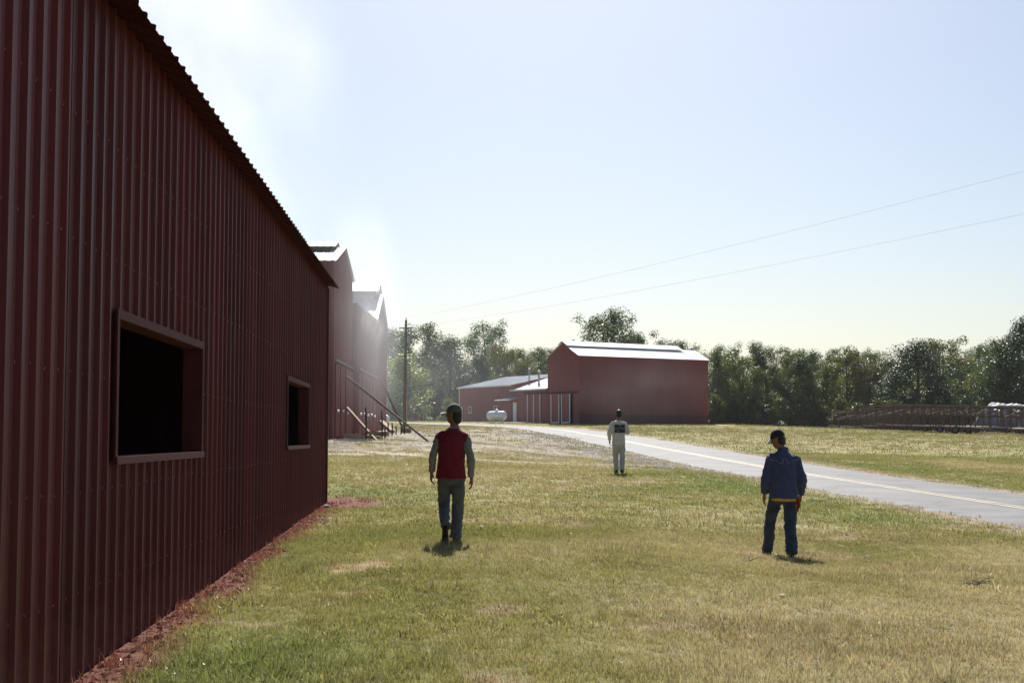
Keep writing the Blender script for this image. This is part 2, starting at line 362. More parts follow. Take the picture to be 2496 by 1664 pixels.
# ------------------------------------------------------------------ ground sheet
def make_ground():
    sa = np.concatenate([-np.geomspace(60, .50, 26), np.arange(-.46, .4601, .004), np.geomspace(.50, 60, 26)])
    ya = [-24.0]
    while ya[-1] < 3000:
        y = ya[-1]; q = y + 25
        st = .10 if y < 3 else (.0045 if y < 62 else (.010 if y < 265 else .12))
        ya.append(y + q * st + .02)
    ya = np.concatenate([[-600, -250, -120, -60, -36], np.array(ya)])
    wq = np.maximum(ya + 25, 3.0)
    X = wq[:, None] * sa[None, :]; Y = np.repeat(ya[:, None], len(sa), 1)
    x = X.ravel(); y = Y.ravel(); d = road_dist(x, y)
    z = terrain(x, y, d) - .07 * sm(2.66, 2.40, np.abs(d))
    c, g = ground_colour(x, y, d)
    nr, nc = X.shape
    i = np.arange(nr - 1)[:, None] * nc + np.arange(nc - 1)[None, :]
    f = np.stack([i, i + 1, i + nc + 1, i + nc], -1).reshape(-1, 4)
    me = bpy.data.meshes.new('ground')
    me.vertices.add(len(x)); me.vertices.foreach_set('co', np.stack([x, y, z], 1).ravel())
    me.loops.add(f.size); me.loops.foreach_set('vertex_index', f.ravel().astype(np.int32))
    me.polygons.add(len(f)); me.polygons.foreach_set('loop_start', np.arange(0, f.size, 4, dtype=np.int32)); me.polygons.foreach_set('loop_total', np.full(len(f), 4, dtype=np.int32))
    me.polygons.foreach_set('use_smooth', np.ones(len(f), bool))
    me.update(); me.validate()
    ca = me.color_attributes.new('soil', 'FLOAT_COLOR', 'POINT')
    ca.data.foreach_set('color', np.concatenate([c, np.ones((len(x), 1))], 1).ravel())
    m, nt, p = newmat('meadow_ground')
    at = N(nt, 'ShaderNodeAttribute', attribute_name='soil')
    geo = N(nt, 'ShaderNodeNewGeometry')
    n1 = N(nt, 'ShaderNodeTexNoise', Scale=26.0, Detail=6.0, Roughness=.7); n2 = N(nt, 'ShaderNodeTexNoise', Scale=2.3, Detail=5.0, Roughness=.65)
    for n in (n1, n2): nt.links.new(geo.outputs['Position'], n.inputs['Vector'])
    r1 = N(nt, 'ShaderNodeMapRange'); r1.inputs['From Min'].default_value = .28; r1.inputs['From Max'].default_value = .72; r1.inputs['To Min'].default_value = .55; r1.inputs['To Max'].default_value = 1.35
    nt.links.new(n1.outputs['Fac'], r1.inputs['Value'])
    r2 = N(nt, 'ShaderNodeMapRange'); r2.inputs['From Min'].default_value = .3; r2.inputs['From Max'].default_value = .7; r2.inputs['To Min'].default_value = .8; r2.inputs['To Max'].default_value = 1.2
    nt.links.new(n2.outputs['Fac'], r2.inputs['Value'])
    mu = N(nt, 'ShaderNodeMath', operation='MULTIPLY'); nt.links.new(r1.outputs[0], mu.inputs[0]); nt.links.new(r2.outputs[0], mu.inputs[1])
    vm = N(nt, 'ShaderNodeVectorMath', operation='SCALE'); nt.links.new(at.outputs['Color'], vm.inputs[0]); nt.links.new(mu.outputs[0], vm.inputs['Scale'])
    nt.links.new(vm.outputs[0], p.inputs['Base Color']); p.inputs['Roughness'].default_value = .9; p.inputs['Specular IOR Level'].default_value = .15
    b = N(nt, 'ShaderNodeBump', Strength=.9, Distance=.05); nt.links.new(n1.outputs['Fac'], b.inputs['Height']); nt.links.new(b.outputs['Normal'], p.inputs['Normal'])
    me.materials.append(m)
    o = bpy.data.objects.new('ground', me); COL.objects.link(o); o['kind'] = 'structure'; o['label'] = 'dry grass meadow and dirt yard'
make_ground()

# ------------------------------------------------------------------ road with double yellow line
def ribbon(off0, off1, lift, ext=(0, None), crown=0.0):
    C = catmull(ROAD, 14)[ext[0]:ext[1]]
    T = np.gradient(C, axis=0); T /= np.linalg.norm(T, axis=1)[:, None]; Nn = np.stack([T[:, 1], -T[:, 0]], 1)
    zc = terrain(C[:, 0], C[:, 1])
    offs = np.linspace(off0, off1, max(2, int(abs(off1 - off0) / .5) + 1))
    v = []; n = len(offs)
    for o in offs:
        pass
    for i in range(len(C)):
        for o in offs:
            q = C[i] + Nn[i] * o
            v.append((q[0], q[1], zc[i] + lift - .015 * abs(o) - .004 * o))
    f = [(i * n + j, i * n + j + 1, (i + 1) * n + j + 1, (i + 1) * n + j) for i in range(len(C) - 1) for j in range(n - 1)]
    return v, f
def asphalt():
    m, nt, p = newmat('old_asphalt')
    geo = N(nt, 'ShaderNodeNewGeometry')
    n1 = N(nt, 'ShaderNodeTexNoise', Scale=48.0, Detail=3.0, Roughness=.7); n2 = N(nt, 'ShaderNodeTexNoise', Scale=.5, Detail=5.0)
    for n in (n1, n2): nt.links.new(geo.outputs['Position'], n.inputs['Vector'])
    cr = N(nt, 'ShaderNodeValToRGB'); cr.color_ramp.elements[0].position = .3; cr.color_ramp.elements[0].color = (.058, .060, .064, 1); cr.color_ramp.elements[1].position = .75; cr.color_ramp.elements[1].color = (.135, .137, .141, 1)
    nt.links.new(n1.outputs['Fac'], cr.inputs[0])
    r2 = N(nt, 'ShaderNodeMapRange'); r2.inputs['From Min'].default_value = .3; r2.inputs['From Max'].default_value = .7; r2.inputs['To Min'].default_value = .85; r2.inputs['To Max'].default_value = 1.15
    nt.links.new(n2.outputs['Fac'], r2.inputs['Value'])
    vm = N(nt, 'ShaderNodeVectorMath', operation='SCALE'); nt.links.new(cr.outputs[0], vm.inputs[0]); nt.links.new(r2.outputs[0], vm.inputs['Scale'])
    # tar-filled cracks and mottled patches
    n3 = N(nt, 'ShaderNodeTexNoise', Scale=.9, Detail=4.0); nt.links.new(geo.outputs['Position'], n3.inputs['Vector'])
    wv = N(nt, 'ShaderNodeVectorMath', operation='ADD'); nt.links.new(geo.outputs['Position'], wv.inputs[0]); nt.links.new(n3.outputs['Color'], wv.inputs[1])
    vo = N(nt, 'ShaderNodeTexVoronoi', Scale=.33); vo.feature = 'DISTANCE_TO_EDGE'; nt.links.new(wv.outputs[0], vo.inputs['Vector'])
    ck = N(nt, 'ShaderNodeMapRange'); ck.inputs['From Min'].default_value = .006; ck.inputs['From Max'].default_value = .022; ck.inputs['To Min'].default_value = .72; nt.links.new(vo.outputs['Distance'], ck.inputs['Value'])
    pt = N(nt, 'ShaderNodeMapRange'); pt.inputs['From Min'].default_value = .35; pt.inputs['From Max'].default_value = .65; pt.inputs['To Min'].default_value = .80; pt.inputs['To Max'].default_value = 1.18; nt.links.new(n3.outputs['Fac'], pt.inputs['Value'])
    mm = N(nt, 'ShaderNodeMath', operation='MULTIPLY'); nt.links.new(ck.outputs[0], mm.inputs[0]); nt.links.new(pt.outputs[0], mm.inputs[1])
    v3 = N(nt, 'ShaderNodeVectorMath', operation='SCALE'); nt.links.new(vm.outputs[0], v3.inputs[0]); nt.links.new(mm.outputs[0], v3.inputs['Scale'])
    nt.links.new(v3.outputs[0], p.inputs['Base Color'])
    p.inputs['Roughness'].default_value = .7; p.inputs['Specular IOR Level'].default_value = .17
    b = N(nt, 'ShaderNodeBump', Strength=.5, Distance=.006); nt.links.new(n1.outputs['Fac'], b.inputs['Height']); nt.links.new(b.outputs['Normal'], p.inputs['Normal'])
    return m
M['asphalt'] = asphalt()
M['yellow_line'] = noisy('worn_yellow_paint', (.13, .12, .10), (.50, .42, .25), scale=1.6, rough=.6, spec=.3, detail=9)
v, f = ribbon(-2.5, 2.5, .035)
road = mesh_obj('road', v, f, M['asphalt'], None, True); road['kind'] = 'structure'; road['label'] = 'grey asphalt country lane with double yellow line'
for o0 in (-.17, .06):
    v, f = ribbon(o0, o0 + .11, .041)
    mesh_obj('yellow_line', v, f, M['yellow_line'], road, True)

# ------------------------------------------------------------------ grass blades
def grass_material():
    m, nt, p = newmat('grass_blade')
    at = N(nt, 'ShaderNodeAttribute', attribute_name='gcol'); at.attribute_type = 'INSTANCER'
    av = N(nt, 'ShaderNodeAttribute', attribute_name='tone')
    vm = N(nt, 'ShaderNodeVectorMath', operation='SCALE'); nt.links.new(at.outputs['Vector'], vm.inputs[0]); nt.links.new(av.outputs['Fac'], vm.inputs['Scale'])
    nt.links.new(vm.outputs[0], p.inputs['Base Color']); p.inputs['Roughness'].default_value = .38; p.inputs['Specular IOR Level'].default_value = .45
    tr = N(nt, 'ShaderNodeBsdfTranslucent'); nt.links.new(vm.outputs[0], tr.inputs['Color'])
    mx = N(nt, 'ShaderNodeMixShader'); mx.inputs[0].default_value = .38
    out = nt.nodes['Material Output']
    nt.links.new(p.outputs[0], mx.inputs[1]); nt.links.new(tr.outputs[0], mx.inputs[2]); nt.links.new(mx.outputs[0], out.inputs['Surface'])
    return m
GM = grass_material()
def clump(n, spread, h0, h1, w, lean):
    r = np.random.default_rng(int(n * 100 + h1 * 1000)); v = []; f = []; tone = []
    for i in range(n):
        a = r.uniform(0, 6.283); q = spread * math.sqrt(r.random()); x, y = q * math.cos(a), q * math.sin(a)
        h = r.uniform(h0, h1); b = r.uniform(0, 6.283); l = h * r.uniform(.1, lean); dx, dy = l * math.cos(b), l * math.sin(b)
        t = r.uniform(0, 6.283); wx, wy = w * .5 * math.cos(t), w * .5 * math.sin(t)
        k = len(v); tt = r.uniform(.75, 1.3)
        v += [(x - wx, y - wy, -.01), (x + wx, y + wy, -.01), (x + dx * .45 + wx * .8, y + dy * .45 + wy * .8, h * .6), (x + dx * .45 - wx * .8, y + dy * .45 - wy * .8, h * .6), (x + dx, y + dy, h)]
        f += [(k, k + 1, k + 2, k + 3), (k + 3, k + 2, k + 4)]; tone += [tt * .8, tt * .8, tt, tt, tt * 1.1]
    me = bpy.data.meshes.new('grass_clump'); me.from_pydata(v, [], f); me.update()
    a = me.attributes.new('tone', 'FLOAT', 'POINT'); a.data.foreach_set('value', tone); me.materials.append(GM)
    return me
def scatter(name, label, me, x, y, sc, colour_gain=1.0, extra=None):
    d = road_dist(x, y); c, g = ground_colour(x, y, d)
    keep = (rng.random(len(x)) < g) & (np.abs(d) > 2.55)
    keep &= ~((x - (WX0 + WM * y) < .03) & (y < 29.4))
    keep &= ~((y > 139) & (y < 165) & (x > -7) & (x < 22) & (d > 6))
    x, y, c, d = x[keep], y[keep], c[keep], d[keep]; sc = sc[keep]
    z = terrain(x, y, d)
    pm = bpy.data.meshes.new(name); pm.vertices.add(len(x)); pm.vertices.foreach_set('co', np.stack([x, y, z], 1).ravel())
    c = c * rng.uniform(.78, 1.25, (len(x), 1)) * colour_gain
    hue = rng.uniform(-.5, .5, len(x))[:, None]; c = c * (1 + hue * np.array([.16, .0, -.10]))
    for nm, ty, dat in (('gcol', 'FLOAT_VECTOR', c), ('grot', 'FLOAT_VECTOR', np.stack([rng.normal(0, .12, len(x)), rng.normal(0, .12, len(x)), rng.uniform(0, 6.283, len(x))], 1))):
        a = pm.attributes.new(nm, ty, 'POINT'); a.data.foreach_set('vector', dat.astype(np.float32).ravel())
    a = pm.attributes.new('gsc', 'FLOAT', 'POINT'); a.data.foreach_set('value', sc.astype(np.float32))
    pm.update()
    o = bpy.data.objects.new(name, pm); COL.objects.link(o); tag(o, label, 'grass', None, 'stuff')
    src = bpy.data.objects.new('grass_clump', me)
    ng = bpy.data.node_groups.new('scatter_' + name, 'GeometryNodeTree')
    ng.interface.new_socket('Geometry', in_out='INPUT', socket_type='NodeSocketGeometry'); ng.interface.new_socket('Geometry', in_out='OUTPUT', socket_type='NodeSocketGeometry')
    gi = ng.nodes.new('NodeGroupInput'); go = ng.nodes.new('NodeGroupOutput')
    oi = ng.nodes.new('GeometryNodeObjectInfo'); oi.inputs['Object'].default_value = src; oi.inputs['As Instance'].default_value = True
    ip = ng.nodes.new('GeometryNodeInstanceOnPoints')
    def na(nm, ty):
        q = ng.nodes.new('GeometryNodeInputNamedAttribute'); q.data_type = ty; q.inputs['Name'].default_value = nm
        return q.outputs['Attribute']
    ng.links.new(gi.outputs[0], ip.inputs['Points']); ng.links.new(oi.outputs['Geometry'], ip.inputs['Instance'])
    ng.links.new(na('grot', 'FLOAT_VECTOR'), ip.inputs['Rotation']); ng.links.new(na('gsc', 'FLOAT'), ip.inputs['Scale'])
    ng.links.new(ip.outputs['Instances'], go.inputs[0])
    md = o.modifiers.new('scatter', 'NODES'); md.node_group = ng
    return o
def field(n, y0, y1, half=.44, pad=1.0, power=1.0):
    y = y0 + (y1 - y0) * rng.random(n) ** power
    keepw = (half * y + pad) / (half * y1 + pad)
    k = rng.random(n) < keepw; y = y[k]
    x = (half * y + pad) * rng.uniform(-1, 1, len(y)); return x, y
x, y = field(140000, 7.3, 23, .42, 1.0, 1.0)
scatter('near_grass', 'short dry grass of the near meadow', clump(11, .055, .016, .046, .0038, .9), x, y, rng.uniform(.7, 1.35, len(x)), 1.22)
x, y = field(26000, 7.3, 24, .42, 1.0)
k = fbm2(x / 1.3 + 60, y / 1.0 + 20, 3) + .30 * sm(4.5, 0, x - (WX0 + WM * y)) * sm(20, 9, y) > .60; x, y = x[k], y[k]
scatter('tall_grass', 'longer green tufts in the near meadow', clump(9, .07, .04, .095, .006, 1.0), x, y, rng.uniform(.6, 1.25, len(x)), 1.1)
x, y = field(125000, 22, 64, .42, 1.0)
scatter('middle_grass', 'dry grass of the middle meadow', clump(14, .15, .02, .052, .0085, .9), x, y, rng.uniform(.7, 1.4, len(x)), 1.2)
x, y = field(70000, 62, 205, .42, 1.0)
scatter('far_grass', 'rough grass of the far field', clump(14, .4, .03, .085, .028, .9), x, y, rng.uniform(.7, 1.5, len(x)), 1.05)
x, y = field(26000, 7.3, 22, .42, 1.0)
dwv = x - (WX0 + WM * y)
k = fbm2(x / .9 + 11, y / .8 + 45, 3) + .22 * sm(3.6, .8, dwv) * sm(18, 10, y) > .70; x, y = x[k], y[k]
scatter('broad_grass', 'coarse shiny crabgrass tufts near the barn', clump(8, .09, .035, .085, .0115, 1.5), x, y, rng.uniform(.6, 1.2, len(x)), 1.25)
# stiff red-stained weeds at the foot of the near wall
yw = rng.uniform(7.5, 29.2, 1100); xw = WX0 + WM * yw + np.abs(rng.normal(.10, .20, 1100)) + .05
scatter('wall_weeds', 'red stained weeds along the foot of the near barn wall', clump(7, .06, .05, .15, .008, 1.1), xw, yw, rng.uniform(.4, 1.0, 1100), 1.3)

# gravel lying on the yard and the road shoulder
def gravel():
    n = 9000
    y = rng.uniform(40, 100, n); t = np.interp(y, [p[1] for p in ROAD[2:17]], [p[0] for p in ROAD[2:17]])
    x = np.where(rng.random(n) < .5, t - 2.6 - np.abs(rng.normal(0, 1.6, n)), rng.uniform(-8, 0, n))
    k = ((x < -3) & (y > 52)) | (x > t - 6.5); x, y = x[k], y[k]
    z = terrain(x, y); v = []; f = []
    base = [(1, 0, 0), (-1, 0, 0), (0, 1, 0), (0, -1, 0), (0, 0, 1), (0, 0, -1)]
    fc = [(0, 2, 4), (2, 1, 4), (1, 3, 4), (3, 0, 4), (2, 0, 5), (1, 2, 5), (3, 1, 5), (0, 3, 5)]
    for i in range(len(x)):
        s = random.uniform(.012, .045); kx = len(v); a = random.uniform(.6, 1.3)
        v += [(x[i] + b[0] * s * a + random.uniform(-.3, .3) * s, y[i] + b[1] * s + random.uniform(-.3, .3) * s, z[i] + b[2] * s * .7) for b in base]
        f += [tuple(q + kx for q in t_) for t_ in fc]
    o = mesh_obj('gravel', v, f, M['stone']); tag(o, 'loose pale gravel on the yard and road shoulder', 'gravel', None, 'stuff')
gravel()
def clods():
    n = 1700; y = rng.uniform(7.4, 29.3, n); x = WX0 + WM * y + .05 + np.abs(rng.normal(.10, .17, n)); z = terrain(x, y); v = []; f = []
    base = [(1, 0, 0), (-1, 0, 0), (0, 1, 0), (0, -1, 0), (0, 0, 1), (0, 0, -1)]; fc = [(0, 2, 4), (2, 1, 4), (1, 3, 4), (3, 0, 4), (2, 0, 5), (1, 2, 5), (3, 1, 5), (0, 3, 5)]
    for i in range(n):
        q = random.uniform(.008, .03) * (1.5 if random.random() < .06 else 1); k = len(v)
        v += [(x[i] + b[0] * q * random.uniform(.7, 1.3), y[i] + b[1] * q * random.uniform(.7, 1.3), z[i] + b[2] * q * .7) for b in base]; f += [tuple(c + k for c in t_) for t_ in fc]
    o = mesh_obj('soil_clods', v, f, M['soil']); tag(o, 'crumbs of red soil along the foot of the near barn wall', 'soil', None, 'stuff')
clods()

# ------------------------------------------------------------------ ribbed sheet-metal walls
RIBP = .3048; SHW = .9144
def rib_profile(u0, u1, rib, minor=True, phase=0.0):
    """list of (u, out) from u0 to u1"""
    pts = [(u0, 0)]
    k = math.floor((u0 - phase) / RIBP) - 1
    while True:
        c = phase + k * RIBP + RIBP / 2
        if c - .04 > u1: break
        for du, o in ((-.034, 0), (-.014, rib), (.014, rib), (.034, 0)):
            if u0 + .001 < c + du < u1 - .001: pts.append((c + du, o))
        if minor:
            for mc in (c + .10, c + .2):
                for du, o in ((-.014, 0), (0, .005), (.014, 0)):
                    if u0 + .001 < mc + du < u1 - .001: pts.append((mc + du, o))
        k += 1
    pts.append((u1, 0)); pts.sort(); return pts
def ribbed_sheet(u0, u1, zb, zt, rib, holes=(), minor=True, breaks=()):
    """local frame: u along wall, n outward, z up. zb, zt: functions of u. returns (u,n,z) verts and faces"""
    pr = rib_profile(u0, u1, rib, minor)
    us = [p[0] for p in pr]; os_ = [p[1] for p in pr]
    cut = [h for hh in holes for h in hh[:2] if u0 < h < u1] + [b for b in breaks if u0 + .002 < b < u1 - .002]
    for c in cut:
        o = float(np.interp(c, us, os_)); pr.append((c, o))
    pr = sorted(set(pr)); v = []; f = []
    def strip(a, b, za0, za1, zb0, zb1):
        k = len(v); v.extend([(a[0], a[1], za0), (b[0], b[1], zb0), (b[0], b[1], zb1), (a[0], a[1], za1)]); f.append((k, k + 1, k + 2, k + 3))
    for a, b in zip(pr[:-1], pr[1:]):
        if b[0] - a[0] < 1e-5: continue
        m = (a[0] + b[0]) / 2; hole = None
        for h in holes:
            if h[0] < m < h[1]: hole = h
        if hole:
            strip(a, b, zb(a[0]), hole[2], zb(b[0]), hole[2]); strip(a, b, hole[3], zt(a[0]), hole[3], zt(b[0]))
        else: strip(a, b, zb(a[0]), zt(a[0]), zb(b[0]), zt(b[0]))
    return v, f
def ribbed_wall(root, name, o, du, dn, L, zb, zt, mat, rib=.03, holes=(), minor=False, breaks=(), shw=SHW, zoff=0.0):
    """o: world xy of wall start, du: unit along, dn: outward normal; sheets become children of root"""
    rl = root.location; out = []; n = max(1, math.ceil(L / shw - 1e-6))
    for k in range(n):
        u0, u1 = k * shw, min(L, (k + 1) * shw)
        v, f = ribbed_sheet(u0, u1, zb, zt, rib, holes, minor, breaks)
        lap = .0015 * (k % 2)
        w = [(o[0] + du[0] * p[0] + dn[0] * (p[1] + lap) - rl[0], o[1] + du[1] * p[0] + dn[1] * (p[1] + lap) - rl[1], p[2] - rl[2] + zoff) for p in v]
        # make faces look outward
        if du[0] * dn[1] - du[1] * dn[0] > 0: f = [tuple(reversed(q)) for q in f]
        ob = mesh_obj(name, w, f, mat, root); out.append(ob)
    return out
def ribbed_roof(root, name, e0, e1, r0, mat, rib=.03, shw=SHW, minor=False, thick=None):
    """sheets from eave line e0->e1 up to ridge (r0 above e0); children of root"""
    e0, e1, r0 = Vector(e0), Vector(e1), Vector(r0); U = (e1 - e0); L = U.length; U.normalize(); S = r0 - e0
    Nn = U.cross(S).normalized()
    if Nn.z < 0: Nn = -Nn
    rl = Vector(root.location); parent = root
    while parent.parent is not None:
        parent = parent.parent; rl = rl + Vector(parent.location)
    n = math.ceil(L / shw - 1e-6)
    for k in range(n):
        u0, u1 = k * shw, min(L, (k + 1) * shw); pr = rib_profile(u0, u1, rib, minor); v = []; f = []
        for (u, o) in pr:
            a = e0 + U * u + Nn * (o + .0015 * (k % 2)) - rl; v += [a, a + S]
        for i in range(len(pr) - 1): f.append((2 * i, 2 * i + 2, 2 * i + 3, 2 * i + 1))
        mesh_obj(name, v, f, mat, root)

# ------------------------------------------------------------------ near barn (left)
def near_barn():
    rz = math.atan(.0481)
    root = empty('metal_barn', (WX0, 0, 0), rz)
    tag(root, 'dark red ribbed metal barn close by on the left, with two open windows', 'barn')
    W = [(10.44, 14.06, 1.455, 2.465), (21.84, 25.30, 1.455, 2.465)]
    END = 29.26; ROOFZ = 4.66; OV = .25; SL = .30
    y = END; k = 0
    while y > -5:
        y0 = y - SHW
        v, f = ribbed_sheet(y0, y, lambda u: -.45, lambda u: 4.72, .032, [w for w in W], True)
        lap = .004 * (k % 2)
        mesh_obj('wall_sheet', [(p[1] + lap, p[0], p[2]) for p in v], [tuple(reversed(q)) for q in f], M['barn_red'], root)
        y = y0; k += 1
    Y0 = y
    # end wall with the corner trim, back wall, near end wall: plain closing walls
    ZR = ROOFZ + SL * (OV + 4.6)
    for yy, s in ((END, 1), (Y0, -1)):
        mb = MB(); mb.add([(-.002, yy, -.45), (-9.2, yy, -.45), (-9.2, yy, 4.72), (-4.6, yy, ZR), (-.002, yy, 4.73), (-.002, yy - .06 * s, -.45), (-9.2, yy - .06 * s, -.45), (-9.2, yy - .06 * s, 4.72), (-4.6, yy - .06 * s, ZR), (-.002, yy - .06 * s, 4.73)],
               [(0, 1, 2, 3, 4), (9, 8, 7, 6, 5)]); mb.build('end_wall', M['barn_red'], root)
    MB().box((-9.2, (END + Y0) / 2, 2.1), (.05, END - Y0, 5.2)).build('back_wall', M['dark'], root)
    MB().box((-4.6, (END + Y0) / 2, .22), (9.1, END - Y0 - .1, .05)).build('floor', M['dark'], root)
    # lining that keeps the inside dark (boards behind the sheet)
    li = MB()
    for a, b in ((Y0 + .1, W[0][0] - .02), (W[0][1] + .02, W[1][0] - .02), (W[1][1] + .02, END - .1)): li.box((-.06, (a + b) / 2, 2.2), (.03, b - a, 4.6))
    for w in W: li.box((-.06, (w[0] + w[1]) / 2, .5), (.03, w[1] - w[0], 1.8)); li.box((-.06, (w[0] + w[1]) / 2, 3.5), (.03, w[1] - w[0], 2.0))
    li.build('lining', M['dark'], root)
    MB().box((.012, END + .004, 2.1), (.10, .05, 5.1)).build('corner_trim', M['dark_red_trim'], root)
    roof = empty('roof'); roof.parent = root
    def sheets(xe, ze, xr, zr, flip):
        S = Vector((xr - xe, 0, zr - ze)); U = Vector((0, 1, 0)); Nn = U.cross(S).normalized()
        if Nn.z < 0: Nn = -Nn
        yy = END + .16; kk = 0
        while yy > Y0:
            y0 = yy - SHW; pr = rib_profile(y0, yy, .028, True); v = []; f = []
            for (u, o) in pr:
                a = Vector((xe, u, ze)) + Nn * (o + .0015 * (kk % 2)); v += [a, a + S]
            for i in range(len(pr) - 1): f.append((2 * i, 2 * i + 2, 2 * i + 3, 2 * i + 1))
            mesh_obj('roof_sheet', v, f, M['shaded_soffit'], roof); yy = y0; kk += 1
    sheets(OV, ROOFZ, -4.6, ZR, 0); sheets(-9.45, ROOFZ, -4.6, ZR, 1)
    MB().beam((.03, END + .07, ROOFZ + .03), (-4.6, END + .07, ZR - .04), .04, .14).build('rake_board', M['shaded_soffit'], roof)
    for w in W:
        a, b, z0, z1 = w
        win = empty('window', (0, a, z0)); win.parent = root
        def pc(nm, c, d): MB().box((c[0], c[1] - a, c[2] - z0), d).build(nm, M['dark_red_trim'], win)
        m = (a + b) / 2; L = b - a; x = .042
        pc('header', (x, m, z1 + .035), (.020, L + .15, .07)); pc('sill', (x + .006, m, z0 - .028), (.034, L + .15, .056))
        pc('jamb', (x, a - .036, (z0 + z1) / 2), (.016, .07, z1 - z0)); pc('jamb', (x, b + .036, (z0 + z1) / 2), (.016, .07, z1 - z0))
        pc('reveal', (-.06, a - .01, (z0 + z1) / 2), (.17, .025, z1 - z0)); pc('reveal', (-.06, b + .01, (z0 + z1) / 2), (.17, .025, z1 - z0))
        pc('reveal', (-.06, m, z1 + .012), (.17, L, .022)); pc('reveal', (-.06, m, z0 - .012), (.17, L, .022))
    # screw heads in rows beside every rib
    mb = MB(); c = END - RIBP / 2; 
    rows = (.10, .56, 1.24, 2.02, 2.9, 3.72)
    ph = math.floor(END / RIBP)
    kk = -3
    while True:
        yy = kk * RIBP + RIBP / 2 - .055
        if yy > END - .05: break
        for z in rows:
            if any(w[0] - .12 < yy < w[1] + .12 and w[2] - .12 < z < w[3] + .12 for w in W): continue
            zz = z + random.uniform(-.012, .012)
            mb.tube([(-.002, yy, zz), (.009, yy, zz)], .0085, 6)
        kk += 1
    s = mb.build('screw', M['screw'], root); s['kind'] = 'stuff'
near_barn()

